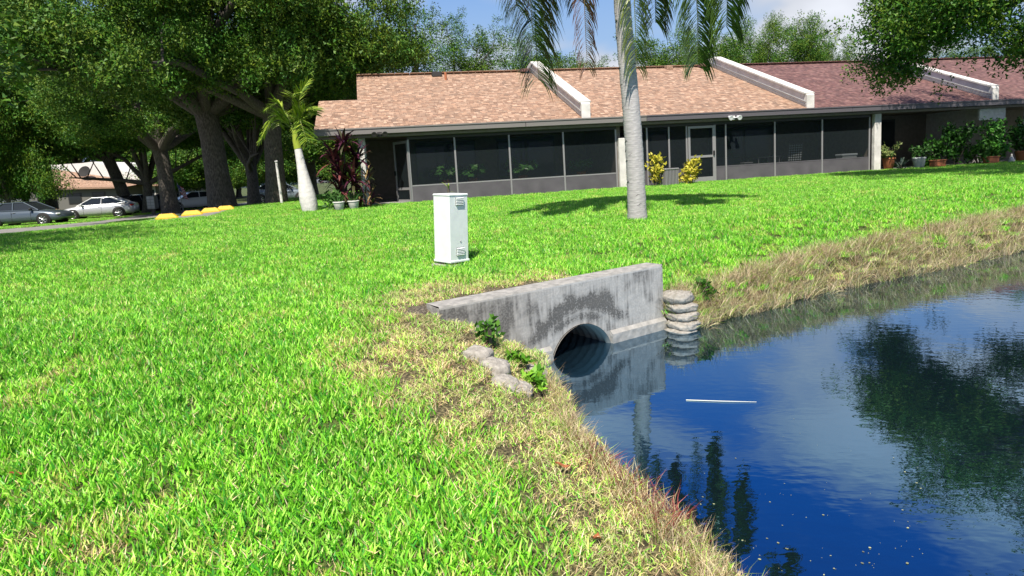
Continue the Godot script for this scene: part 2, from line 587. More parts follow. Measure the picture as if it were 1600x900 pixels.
func roof_sheet(mb: MB, u0: float, u1: float, v0: float, v1: float, lift := 0.0) -> void:
	var y := func(v): return (3.40 + (v + 0.25) * 0.3778 if v <= 6.5 else 5.95 - (v - 6.5) * 0.3566) + lift
	var a := Vector3(u0, y.call(v0), -v0)
	var b := Vector3(u1, y.call(v0), -v0)
	var c := Vector3(u1, y.call(v1), -v1)
	var d := Vector3(u0, y.call(v1), -v1)
	var l := (d - a).length()
	mb.quad(a, b, c, d, Color.WHITE, Vector2(u0 / 4.5, 0), Vector2(u1 / 4.5, -l / 4.5))
	var t := Vector3(0, -0.06, 0)
	mb.quad(d + t, c + t, b + t, a + t)
	mb.quad(a + t, b + t, b, a); mb.quad(c + t, d + t, d, c)
	mb.quad(b + t, c + t, c, b); mb.quad(d + t, a + t, a, d)

func make_townhouses() -> void:
	var h := thing("townhouse_row", "long single storey townhouse row with shingle roofs and dark screened patios", "building", W0, deg_to_rad(HOUSE_TURN))
	var mb: MB
	# roofs
	var units := [[-0.46, 6.65, "tan shingle roof with a stepped end", M.roof_tan], [6.95, 14.95, "tan shingle roof between two white parapets", M.roof_tan], [15.25, 22.85, "dark red shingle roof partly shaded by an oak", M.roof_red], [23.15, 32.0, "dark red shingle roof beyond the last parapet", M.roof_red]]
	var k := 0
	for q in units:
		mb = MB.new()
		roof_sheet(mb, q[0], q[1], -0.25, 6.5)
		roof_sheet(mb, q[0], q[1], 6.5, 13.6)
		if k == 0: roof_sheet(mb, -1.75, -0.46, -0.25, 3.0)
		var rf := hpart(h, "roof", mb, q[3])
		rf.set_meta("label", q[2])
		mb = MB.new()                                  # ridge cap of bent shingles
		var uu: float = q[0]
		while uu < q[1]:
			var w := minf(0.3, q[1] - uu)
			for s: int in [-1, 1]:
				mb.box(Vector3(uu + w / 2, 5.975, -6.5 - s * 0.07), Vector3(w - 0.015, 0.02, 0.17), Basis(Vector3.RIGHT, 0.34 * s))
			uu += 0.3
		hpart(rf, "ridge_cap", mb, q[3])
		if k == 0:
			mb = MB.new(); hbox(mb, 2.5, 2.9, 5.78, 5.98, 6.0, 6.3, 0.02); hpart(rf, "roof_vent", mb, M.bronze)
			mb = MB.new(); mb.tube([Vector3(2.98, 5.4, -5.5), Vector3(2.98, 5.86, -5.5)], [0.05, 0.05], 10, Color.WHITE, true); hpart(rf, "vent_pipe", mb, M.terracotta)
			mb = MB.new(); hbox(mb, 6.2, 6.6, 5.88, 6.02, 6.1, 6.5, 0.02); hpart(rf, "roof_vent", mb, M.roof_red)
		if k == 1:
			mb = MB.new(); hbox(mb, 14.3, 14.7, 5.88, 6.02, 6.0, 6.4, 0.02); hpart(rf, "roof_vent", mb, M.roof_red)
			mb = MB.new(); hbox(mb, 12.7, 13.0, 5.80, 5.99, 6.1, 6.4, 0.02); hpart(rf, "roof_vent", mb, M.roof_tan)
		k += 1
	# party-wall parapets with sloping tops
	for u in [6.8, 15.1, 23.0]:
		mb = MB.new()
		var prof := [Vector2(-0.12, 3.30), Vector2(-0.12, 3.88), Vector2(-0.07, 3.93), Vector2(6.15, 6.26), Vector2(6.5, 6.30), Vector2(6.85, 6.26), Vector2(13.4, 3.88), Vector2(13.4, 3.30)]
		for e in prof.size() - 1:
			var a: Vector2 = prof[e]
			var b: Vector2 = prof[e + 1]
			mb.quad(Vector3(u + 0.149, a.y, -a.x), Vector3(u + 0.149, b.y, -b.x), Vector3(u - 0.149, b.y, -b.x), Vector3(u - 0.149, a.y, -a.x))
			for s: int in [-1, 1]:
				var p0 := Vector3(u + 0.149 * s, 3.3, -a.x)
				var p1 := Vector3(u + 0.149 * s, 3.3, -b.x)
				var q0 := Vector3(u + 0.149 * s, a.y, -a.x)
				var q1 := Vector3(u + 0.149 * s, b.y, -b.x)
				if s > 0: mb.quad(p0, p1, q1, q0)
				else: mb.quad(p1, p0, q0, q1)
		var pw := hpart(h, "parapet", mb, M.white)
		mb = MB.new()                                  # flashing strips where wall and roof meet
		for s: int in [-1, 1]:
			for lift in [0.07, 0.17]:
				mb.box(Vector3(u + 0.16 * s, 4.70 + lift, -3.2), Vector3(0.018, 0.05, 7.0), Basis(Vector3.RIGHT, atan(0.3778)))
		hpart(pw, "flashing", mb, M.alu)
		mb = MB.new()
		mb.box(Vector3(u, 5.095 + 0.012, -3.04), Vector3(0.40, 0.05, 6.64), Basis(Vector3.RIGHT, atan(0.3746)))
		hpart(pw, "coping", mb, M.white)
	# gutters in lengths
	for g in [[-1.75, 4.70, M.gutter], [4.71, 8.8, M.gutter], [8.81, 16.6, M.gutter_dark], [16.61, 23.2, M.gutter_dark], [23.21, 32.0, M.gutter_dark]]:
		mb = MB.new()
		hbox(mb, g[0], g[1], 3.21, 3.40, -0.38, -0.27, 0.012)
		hbox(mb, g[0], g[1], 3.37, 3.41, -0.40, -0.385)
		hpart(h, "gutter", mb, g[2])
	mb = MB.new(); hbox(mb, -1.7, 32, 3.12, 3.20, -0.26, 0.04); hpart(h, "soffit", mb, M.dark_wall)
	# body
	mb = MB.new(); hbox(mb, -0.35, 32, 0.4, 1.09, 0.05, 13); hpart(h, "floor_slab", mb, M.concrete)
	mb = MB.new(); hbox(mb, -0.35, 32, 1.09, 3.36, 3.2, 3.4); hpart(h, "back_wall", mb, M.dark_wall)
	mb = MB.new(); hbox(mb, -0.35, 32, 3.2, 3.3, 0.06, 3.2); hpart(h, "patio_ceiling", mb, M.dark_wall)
	mb = MB.new(); hbox(mb, -0.5, -0.3, 0.9, 3.12, 0.05, 13); hpart(h, "end_wall", mb, M.stucco)
	mb = MB.new()
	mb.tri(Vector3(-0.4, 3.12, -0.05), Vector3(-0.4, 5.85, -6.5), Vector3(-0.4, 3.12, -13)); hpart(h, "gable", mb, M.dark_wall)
	mb = MB.new(); hbox(mb, -0.35, 32, 0.5, 3.3, 12.8, 13); hpart(h, "rear_wall", mb, M.stucco)
	for u in [7.95, 18.0, 23.3]:
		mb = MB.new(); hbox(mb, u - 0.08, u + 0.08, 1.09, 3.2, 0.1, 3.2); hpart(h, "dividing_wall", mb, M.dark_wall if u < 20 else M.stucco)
	for u in [[1.4, 3.6], [4.4, 6.6], [9.2, 11.2], [13.0, 16.0], [19.2, 21.6]]:        # sliding glass doors at the back of the patios
		mb = MB.new(); hbox(mb, u[0], u[1], 1.12, 3.05, 3.13, 3.19)
		var d := hpart(h, "sliding_door", mb, M.bronze)
		for s in 2:
			var w: float = (u[1] - u[0]) / 2
			mb = MB.new(); hbox(mb, u[0] + s * w + 0.06, u[0] + (s + 1) * w - 0.06, 1.2, 2.97, 3.10, 3.128)
			hpart(d, "pane", mb, M.glass)
	# white columns
	for q in [[-0.50, -0.34, 1.0, 2.9], [7.90, 8.18, 1.02, 2.72], [17.74, 18.02, 0.98, 3.12]]:
		mb = MB.new(); hbox(mb, q[0], q[1], q[2], q[3], -0.12, 0.03, 0.012)
		hpart(h, "column", mb, M.white)
	mb = MB.new(); hbox(mb, 22.4, 23.6, 2.70, 3.12, -0.03, 0.05); hpart(h, "beam", mb, M.stucco)
	mb = MB.new(); hbox(mb, 23.83, 23.88, 0.9, 3.15, -0.6, -0.55); hpart(h, "post", mb, M.alu)
	# screened patio fronts
	var rows := [
		["screen_wall", [1.0, 2.45, 4.21, 6.02, 7.84], -1],
		["screen_wall", [8.25, 8.95, 9.75, 10.40, 11.46, 11.87, 13.77, 15.67, 17.63], 3],
	]
	var nth := 0
	for row in rows:
		var us: Array = row[1]
		mb = MB.new(); hbox(mb, us[0] - 0.03, us[-1] + 0.03, 3.02, 3.118, 0.0, 0.05)
		var sw := hpart(h, "screen_wall", mb, M.bronze)
		sw.set_meta("label", "screened patio front with grey kick panels below")
		for i in us.size():
			mb = MB.new(); hbox(mb, us[i] - 0.028, us[i] + 0.028, 1.06, 3.02, -0.005, 0.05, 0.006); hpart(sw, "post", mb, M.alu)
		for i in us.size() - 1:
			if i == row[2]: continue
			var a: float = us[i] + 0.03
			var b: float = us[i + 1] - 0.03
			mb = MB.new(); hbox(mb, a, b, 0.98, 1.56, 0.005, 0.035, 0.004); hpart(sw, "kick_panel", mb, M.kick)
			mb = MB.new(); hbox(mb, a, b, 1.56, 1.60, 0.0, 0.045); hpart(sw, "rail", mb, M.alu if nth == 0 else M.kick)
			mb = MB.new(); mb.quad(Vector3(a, 1.6, -0.02), Vector3(b, 1.6, -0.02), Vector3(b, 3.02, -0.02), Vector3(a, 3.02, -0.02)); hpart(sw, "screen_panel", mb, M.screen)
		nth += 1
	# closed screen door of the second patio
	mb = MB.new()
	for q in [[10.45, 10.53, 1.07, 3.0], [11.36, 11.44, 1.07, 3.0], [10.53, 11.36, 1.07, 1.26], [10.53, 11.36, 1.92, 2.0], [10.53, 11.36, 2.92, 3.0]]:
		hbox(mb, q[0], q[1], q[2], q[3], -0.012, 0.03, 0.004)
	var door := hpart(h, "screen_door", mb, M.alu)
	for q in [[1.26, 1.92], [2.0, 2.92]]:
		mb = MB.new(); mb.quad(Vector3(10.53, q[0], -0.01), Vector3(11.36, q[0], -0.01), Vector3(11.36, q[1], -0.01), Vector3(10.53, q[1], -0.01)); hpart(door, "screen_panel", mb, M.screen)
	mb = MB.new(); hbox(mb, 11.37, 11.42, 1.98, 2.14, -0.06, -0.013, 0.008); hpart(door, "handle", mb, M.black)
	# open screen door of the first patio, swung out
	var bs := Basis(Vector3.UP, deg_to_rad(-62))
	var hinge := Vector3(0.98, 0, 0.03)
	mb = MB.new()
	for q in [[-0.04, 1.06, 0.07, 3.0], [-0.84, 1.06, 0.07, 3.0]]:
		mb.box(hinge + bs * Vector3(q[0], 2.03, 0), Vector3(q[2], 1.92, 0.035), bs)
	for y in [1.12, 1.5, 2.95]:
		mb.box(hinge + bs * Vector3(-0.44, y, 0), Vector3(0.73, 0.08, 0.033), bs)
	door = hpart(h, "screen_door", mb, M.alu)
	door.set_meta("label", "screen door standing open")
	mb = MB.new(); mb.quad(hinge + bs * Vector3(-0.8, 1.16, 0), hinge + bs * Vector3(-0.08, 1.16, 0), hinge + bs * Vector3(-0.08, 2.91, 0), hinge + bs * Vector3(-0.8, 2.91, 0)); hpart(door, "screen_panel", mb, M.screen)
	mb = MB.new(); mb.box(hinge + bs * Vector3(-0.82, 2.0, 0.05), Vector3(0.04, 0.14, 0.05), bs); hpart(door, "handle", mb, M.black)
	# twin floodlights on the gutter
	for u in [0.15, 11.9]:
		mb = MB.new(); hbox(mb, u - 0.07, u + 0.07, 3.12, 3.26, -0.44, -0.39, 0.01)
		var fl := hpart(h, "floodlight", mb, M.white if u > 5 else M.bronze)
		for s: int in [-1, 1]:
			var xf := Transform3D(Basis(Vector3.RIGHT, 1.9) , Vector3(u + 0.16 * s, 3.2, 0.52))
			mb = MB.new(); mb.lathe([Vector2(0.0, -0.1), Vector2(0.04, -0.1), Vector2(0.05, -0.03), Vector2(0.085, 0.06), Vector2(0.08, 0.075), Vector2(0.0, 0.06)], 14, xf)
			mb.tube([Vector3(u, 3.19, 0.45), Vector3(u + 0.15 * s, 3.2, 0.50)], [0.018, 0.018], 6)
			hpart(fl, "lamp_head", mb, M.lamp_white if u > 5 else M.bronze)

func headwall_texture() -> ImageTexture:
	var w := 1024
	var h := 512
	var im := Image.create(w, h, false, Image.FORMAT_RGB8)
	var n1 := FastNoiseLite.new()
	n1.seed = 41; n1.frequency = 0.010; n1.fractal_octaves = 5
	var n2 := FastNoiseLite.new()
	n2.seed = 42; n2.frequency = 0.05; n2.fractal_octaves = 4
	for y in h:
		for x in w:
			var s := 2.88 * x / w
			var t := 1.44 * (1.0 - float(y) / h) - 0.70
			var streak := n1.get_noise_2d(x * 3.2, y * 0.55)
			var blot := n1.get_noise_2d(x * 0.9 + 900, y * 0.9)
			var grain := n2.get_noise_2d(x * 2.0, y * 2.0)
			var k := 0.42 + 0.12 * blot + 0.09 * grain
			# mildew: dark growth along the top right, left half and round the crown of the pipe
			var r := Vector2(s - 1.62, (t + 0.14) * 1.05).length()
			var arc := exp(-pow((r - 0.68 - 0.05 * blot) / 0.075, 2.0)) * smoothstep(0.15, 0.35, t)
			var arc2 := exp(-pow((r - 0.53) / 0.05, 2.0)) * 0.45 * smoothstep(0.2, 0.35, t)
			var mild := smoothstep(-0.55, 0.95, 0.35 * n2.get_noise_2d(x * 1.4, y * 0.16) + blot + 0.5 * streak + 0.5 * smoothstep(1.35, 0.3, s) * smoothstep(-0.1, 0.2, t) + 0.22 * smoothstep(0.35, 0.66, t) * smoothstep(1.9, 2.6, s) - 0.08)
			mild = clampf(mild * 0.9 + maxf(arc * 1.25, arc2 * 1.6) * clampf(0.9 + 0.7 * grain + 0.5 * streak, 0.3, 1.3), 0, 1)
			k = lerpf(k, 0.055 + 0.03 * grain, clampf(mild * (0.9 + 0.5 * grain), 0, 0.9))
			if t < 0.13 + 0.015 * blot: k = lerpf(k, 0.34 + 0.07 * grain, 0.75)
			if t > 0.71: k = lerpf(k, 0.5, 0.6)
			var wet := smoothstep(0.04, 0.0, t + 0.03 * grain)
			var c := Vector3(k, k * 0.985, k * 0.94)
			c = c.lerp(Vector3(0.09, 0.085, 0.06), wet * 0.8)
			im.set_pixel(x, y, lin(clampf(c.x, 0.02, 0.8), clampf(c.y, 0.02, 0.8), clampf(c.z, 0.02, 0.8)))
	return ImageTexture.create_from_image(im)

func make_headwall() -> void:
	var s := (WB - WA).normalized()
	var length := (WB - WA).length()
	var h := thing("concrete_headwall", "weathered grey concrete headwall with black mildew round its culvert pipe", "wall", WA, atan2(-s.z, s.x))
	var m := mat(1, 1, 1, 0.92)
	m.albedo_texture = headwall_texture()
	var nz := FastNoiseLite.new()
	nz.seed = 77; nz.frequency = 0.03; nz.fractal_octaves = 5
	var t := NoiseTexture2D.new()
	t.width = 512; t.height = 512; t.noise = nz; t.seamless = true; t.as_normal_map = true; t.bump_strength = 5.0
	m.normal_enabled = true; m.normal_texture = t; m.normal_scale = 0.18; m.uv1_scale = Vector3(1, 1, 1)
	var c := Vector2(1.62, -0.14)
	var R := 0.42
	var top := 0.74
	var bot := -0.70
	var mb := MB.new()
	var uvf := func(p: Vector2): return Vector2(p.x / 2.88, 1.0 - (p.y + 0.70) / 1.44)
	# front face round the hole
	var angs := []
	for k in 64: angs.append(TAU * k / 64)
	for q in [Vector2(0, bot), Vector2(length, bot), Vector2(length, top), Vector2(0, top)]:
		var a := fposmod((q - c).angle(), TAU)
		angs.append(a)
	angs.sort()
	var rim := []
	var outer := []
	for a in angs:
		var d := Vector2(cos(a), sin(a))
		rim.append(c + d * R)
		var f := 1e9
		if d.x > 1e-6: f = minf(f, (length - c.x) / d.x)
		if d.x < -1e-6: f = minf(f, (0 - c.x) / d.x)
		if d.y > 1e-6: f = minf(f, (top - 0.015 - c.y) / d.y)
		if d.y < -1e-6: f = minf(f, (bot - c.y) / d.y)
		outer.append(c + d * f)
	for k in angs.size():
		var k2 := (k + 1) % angs.size()
		var i := mb.v.size()
		for p in [rim[k], outer[k], outer[k2], rim[k2]]:
			mb.vert(Vector3(p.x, p.y, 0), Vector3.BACK, uvf.call(p))
		mb.tri_i(i, i + 1, i + 2); mb.tri_i(i, i + 2, i + 3)
		# thickness of the hole
		i = mb.v.size()
		for p in [rim[k], rim[k2]]:
			var nn := Vector3(c.x - p.x, c.y - p.y, 0).normalized()
			mb.vert(Vector3(p.x, p.y, 0), nn, uvf.call(p)); mb.vert(Vector3(p.x, p.y, -0.22), nn, uvf.call(p))
		mb.tri_i(i, i + 2, i + 3); mb.tri_i(i, i + 3, i + 1)
	part(h, "wall_face", mb, m)
	mb = MB.new()
	var th := 0.24
	# chipped top edge, top, ends and back
	var nseg := 40
	for k in nseg:
		var x0 := length * k / nseg
		var x1 := length * (k + 1) / nseg
		var e0 := 0.006 + 0.018 * absf(noise.get_noise_1d(k * 30.0))
		var e1 := 0.006 + 0.018 * absf(noise.get_noise_1d((k + 1) * 30.0))
		mb.quad(Vector3(x0, top - 0.015, 0), Vector3(x1, top - 0.015, 0), Vector3(x1, top, -e1), Vector3(x0, top, -e0))
		mb.quad(Vector3(x0, top, -e0), Vector3(x1, top, -e1), Vector3(x1, top, -th), Vector3(x0, top, -th))
	mb.quad(Vector3(length, bot, 0), Vector3(length, bot, -th), Vector3(length, top, -th), Vector3(length, top - 0.015, 0))
	mb.quad(Vector3(0, bot, -th), Vector3(0, bot, 0), Vector3(0, top - 0.015, 0), Vector3(0, top, -th))
	mb.quad(Vector3(length, top - 0.3, -th), Vector3(0, top - 0.3, -th), Vector3(0, top, -th), Vector3(length, top, -th))
	part(h, "wall_top", mb, M.concrete)
	# ledge along the water on both sides of the pipe
	for q in [[2.02, length], [0.62, 1.205]]:
		mb = MB.new()
		mb.quad(Vector3(q[0], -0.3, 0.07), Vector3(q[1], -0.3, 0.07), Vector3(q[1], 0.10, 0.045), Vector3(q[0], 0.10, 0.045))
		mb.quad(Vector3(q[0], 0.10, 0.045), Vector3(q[1], 0.10, 0.045), Vector3(q[1], 0.135, 0.002), Vector3(q[0], 0.135, 0.002))
		mb.quad(Vector3(q[1], -0.3, 0.07), Vector3(q[1], -0.3, 0), Vector3(q[1], 0.13, 0.002), Vector3(q[1], 0.10, 0.045))
		mb.quad(Vector3(q[0], -0.3, 0), Vector3(q[0], -0.3, 0.07), Vector3(q[0], 0.10, 0.045), Vector3(q[0], 0.13, 0.002))
		part(h, "ledge", mb, M.concrete)
	# corrugated pipe
	mb = MB.new()
	var prof := []
	for k in 260:
		prof.append(Vector2(R - 0.012 + 0.011 * cos(k * TAU / 4.0), k * 0.027))
	mb.lathe(prof, 48, Transform3D(Basis(Vector3.RIGHT, -PI / 2), Vector3(c.x, c.y, 0.02)))
	part(h, "culvert_pipe", mb, mat(0.22, 0.215, 0.205, 0.75))

# ---------------------------------------------------------------- things
func bag(mb_size: Vector3, sd: int) -> MB:
	var mb := MB.new()
	var nz := FastNoiseLite.new()
	nz.seed = sd; nz.frequency = 1.0; nz.fractal_octaves = 4
	var rings := 14
	var sides := 20
	for j in rings + 1:
		var a := PI * j / rings - PI / 2
		for i in sides + 1:
			var b := TAU * i / sides
			var d := Vector3(cos(a) * cos(b), sin(a), cos(a) * sin(b))
			var sq := Vector3(signf(d.x) * pow(absf(d.x), 0.65), signf(d.y) * pow(absf(d.y), 0.75), signf(d.z) * pow(absf(d.z), 0.65))
			var p := sq * (1.0 + 0.16 * nz.get_noise_3dv(d * 1.6) + 0.07 * nz.get_noise_3dv(d * 5.0))
			mb.vert(p * mb_size / 2, d)
	for j in rings:
		for i in sides:
			var k := j * (sides + 1) + i
			mb.tri_i(k, k + sides + 2, k + 1); mb.tri_i(k, k + sides + 1, k + sides + 2)
	# smooth normals from the faces
	var st := SurfaceTool.new()
	st.create_from_arrays(mb.mesh().surface_get_arrays(0))
	st.generate_normals()
	var ar := st.commit_to_arrays()
	mb.n = ar[Mesh.ARRAY_NORMAL]; mb.v = ar[Mesh.ARRAY_VERTEX]; mb.ix = ar[Mesh.ARRAY_INDEX]; mb.uv = ar[Mesh.ARRAY_TEX_UV]; mb.c = ar[Mesh.ARRAY_COLOR]
	return mb

func make_rocks() -> void:
	# stack of concrete bags against the right end of the wall
	var words := ["lowest", "second lowest", "middle", "second highest", "topmost"]
	var pts := [[1064, 519], [1068, 506], [1066, 493], [1064, 479], [1058, 464]]
	for k in 5:
		var p := at_depth(pts[k][0], pts[k][1], 7.02 + 0.035 * k)
		var o := part(self, "concrete_bag", bag(Vector3(0.30 + 0.02 * (k % 2), 0.115 if k < 4 else 0.15, 0.34), 60 + k), M.rock)
		o.position = p; o.rotation = Vector3(rnd(-0.05, 0.05), 0.55 + rnd(-0.15, 0.15), rnd(-0.06, 0.06))
		tag(o, "rounded concrete bag, %s of the stack beside the headwall" % words[k], "rock", "stacked bags at the end of the headwall")
	var lab := ["flat grey rock in the bank, highest of the row below the headwall", "rounded pale rock, second highest in the bank below the headwall", "cracked pale rock, third in the row below the headwall", "small grey rock lowest in the bank by the water", "low grey stone between the leafy weed and the culvert pipe"]
	var at := [[746, 564, 0.25, 0.17, 0.20], [772, 582, 0.24, 0.18, 0.20], [790, 607, 0.20, 0.14, 0.17], [815, 617, 0.16, 0.13, 0.14], [836, 590, 0.2, 0.14, 0.18]]
	for k in 5:
		var p := on_ground(at[k][0], at[k][1])
		var o := part(self, "bank_rock", bag(Vector3(at[k][2], at[k][3], at[k][4]), 80 + k), M.rock)
		o.position = p + Vector3(0, 0.005, 0); o.rotation = Vector3(rnd(-0.2, 0.2), -0.6 + rnd(-0.6, 0.6), -0.15 + rnd(-0.2, 0.2))
		tag(o, lab[k], "rock", "rocks in the bank below the headwall")

func make_cabinet() -> void:
	var p := on_ground(706, 415)
	var h := thing("utility_cabinet", "pale square utility cabinet with two louvre vents standing on the lawn", "utility cabinet", p, 0.80)
	h.basis = Basis(Vector3.BACK, -0.05) * Basis(Vector3.UP, 0.80)
	var w := 0.315
	var mb := MB.new(); mb.cbox(Vector3(0, 0.0, 0), Vector3(w + 0.07, 0.07, w + 0.07), 0.012); part(h, "plinth", mb, M.concrete)
	mb = MB.new(); mb.cbox(Vector3(0, 0.50, 0), Vector3(w, 0.84, w), 0.008); var body := part(h, "body", mb, M.plastic)
	mb = MB.new(); mb.cbox(Vector3(0, 0.075, 0), Vector3(w + 0.02, 0.03, w + 0.02), 0.006); part(h, "skirt", mb, M.plastic)
	mb = MB.new(); mb.cbox(Vector3(0, 0.926, 0), Vector3(w + 0.014, 0.03, w + 0.014), 0.01); part(h, "cap", mb, M.plastic)
	mb = MB.new(); mb.lathe([Vector2(0, 0.0), Vector2(0.009, 0.0), Vector2(0.009, 0.008), Vector2(0, 0.01)], 10, Transform3D(Basis(Vector3.RIGHT, PI / 2), Vector3(0.02, 0.33, w / 2))); part(h, "lock", mb, M.alu)
	for y in [0.845, 0.20]:
		mb = MB.new(); mb.box(Vector3(0.01, y, w / 2 + 0.002), Vector3(0.125, 0.105, 0.006)); var vent := part(h, "vent", mb, M.black)
		for k in 5:
			mb = MB.new(); mb.box(Vector3(0.01, y + 0.04 - k * 0.02, w / 2 + 0.012), Vector3(0.125, 0.008, 0.02), Basis(Vector3.RIGHT, 0.55)); part(vent, "slat", mb, M.plastic)

func make_wheel_stops() -> void:
	var pts := [[263, 355], [302, 348], [331, 344], [354, 339]]
	var depth := [20.2, 21.4, 22.9, 24.4]
	var lab := ["yellow concrete wheel stop farthest from the townhouse", "yellow wheel stop, second along from the far end of the row", "yellow wheel stop, second from the oak trunk", "yellow wheel stop next to the thick oak trunk"]
	for k in 4:
		var p := down(at_depth(pts[k][0], pts[k][1], depth[k]))
		p.y = maxf(p.y, at_depth(pts[k][0], pts[k][1] + 7, depth[k]).y)
		var h := thing("wheel_stop", lab[k], "wheel stop", p, 0.25, "yellow wheel stops along the car park")
		var mb := MB.new()
		var l := 0.31
		var prof := [Vector2(-0.13, -0.1), Vector2(0.13, -0.1), Vector2(0.12, 0.05), Vector2(0.07, 0.17), Vector2(-0.07, 0.17), Vector2(-0.12, 0.05)]
		for e in prof.size():
			var a: Vector2 = prof[e]
			var b: Vector2 = prof[(e + 1) % prof.size()]
			var ea: float = l - (0.12 if a.y > 0.1 else 0.0)
			var eb: float = l - (0.12 if b.y > 0.1 else 0.0)
			mb.quad(Vector3(-ea, a.y, -a.x), Vector3(-eb, b.y, -b.x), Vector3(eb, b.y, -b.x), Vector3(ea, a.y, -a.x))
		for s: int in [-1, 1]:
			for e in range(1, prof.size() - 1):
				var q := []
				for w in [prof[0], prof[e], prof[e + 1]]:
					q.append(Vector3(s * (l - (0.12 if w.y > 0.1 else 0.0)), w.y, -w.x))
				if s < 0: mb.tri(q[0], q[2], q[1])
				else: mb.tri(q[0], q[1], q[2])
		part(h, "block", mb, M.yellow)
		for s: int in [-1, 1]:
			mb = MB.new(); mb.tube([Vector3(s * 0.14, 0.16, 0), Vector3(s * 0.14, 0.185, 0)], [0.018, 0.018], 8, Color.WHITE, true); part(h, "anchor_pin", mb, M.alu)

func frond_mesh(pts: Array, leaf_len: float, leaf_w: float, count: int, droop: float, c0: Color, c1: Color, rach: float, fill := 0.12) -> MB:
	var mb := MB.new()
	var curve := Curve3D.new()
	for k in pts.size():
		var tan0 := Vector3.ZERO
		if k > 0 and k < pts.size() - 1: tan0 = (pts[k + 1] - pts[k - 1]) / 6.0
		curve.add_point(pts[k], -tan0, tan0)
	var total := curve.get_baked_length()
	var rp := []
	var rr := []
	for k in 13:
		rp.append(curve.sample_baked(total * k / 12.0)); rr.append(lerpf(rach, rach * 0.15, k / 12.0))
	mb.tube(rp, rr, 5, c0.lerp(Color(0.25, 0.22, 0.08), 0.5))
	for k in count:
		var f := lerpf(fill, 1.0, float(k) / count)
		var p := curve.sample_baked(total * f)
		var t := (curve.sample_baked(minf(total, total * f + 0.03)) - curve.sample_baked(maxf(0.0, total * f - 0.03))).normalized()
		var side := t.cross(Vector3.UP)
		if side.length() < 0.2: side = t.cross(Vector3(0.3, 0.2, 1))
		side = side.normalized()
		for s: int in [-1, 1]:
			var len := leaf_len * (0.45 + 0.75 * sin(PI * clampf(0.12 + f * 0.78, 0, 1))) * rnd(0.8, 1.15)
			var d := (side * s * rnd(0.7, 1.0) + t * rnd(0.35, 0.75) + Vector3.UP * rnd(-0.1, 0.35)).normalized()
			var w := d.cross(Vector3.UP.lerp(t, rnd(0, 0.8))).normalized() * leaf_w * 0.5
			var q := p
			var col := c0.lerp(c1, rng.randf())
			col.a = 1.0
			var prev_l := q - w * 0.5
			var prev_r := q + w * 0.5
			for g in 4:
				d = (d + Vector3.DOWN * droop * (0.3 + g * 0.3)).normalized()
				q += d * len / 4.0
				var ww: float = [1.0, 0.95, 0.65, 0.08][g]
				mb.quad(prev_l, prev_r, q + w * ww, q - w * ww, col)
				prev_l = q - w * ww; prev_r = q + w * ww
	return mb

func make_fern(u: float, v: float, base: float, size: float, label: String) -> void:
	var h := thing("potted_fern", label, "plant", house(u, base, v), rnd(0, TAU), "leafy plants behind the patio screen")
	var mb := MB.new(); mb.tube([Vector3(0, 0, 0), Vector3(0, 0.02, 0), Vector3(0, 0.05, 0), Vector3(0, 0.3, 0), Vector3(0, 0.32, 0)], [0.17, 0.17, 0.03, 0.03, 0.15], 12, Color.WHITE, true); part(h, "stand", mb, M.bronze)
	mb = MB.new(); mb.lathe([Vector2(0.0, 0.32), Vector2(0.12, 0.32), Vector2(0.16, 0.58), Vector2(0.175, 0.59), Vector2(0.16, 0.61), Vector2(0.14, 0.58), Vector2(0, 0.57)], 16); part(h, "pot", mb, M.terracotta)
	for k in 15:
		var a := TAU * k / 15.0 + rnd(-0.2, 0.2)
		var d := Vector3(cos(a), 0, sin(a)) * 0.62
		var l := size * rnd(0.8, 1.15)
		var up := rnd(0.35, 1.15)
		part(h, "frond", frond_mesh([Vector3(0, 0.57, 0), d * l * 0.35 + Vector3(0, 0.57 + up * l * 0.45, 0), d * l * 0.7 + Vector3(0, 0.57 + up * l * 0.6, 0), d * l + Vector3(0, 0.57 + up * l * 0.38, 0)], size * 0.20, 0.04, 22, 0.1, Color(0.05, 0.20, 0.04), Color(0.14, 0.36, 0.07), 0.008), M.palm)

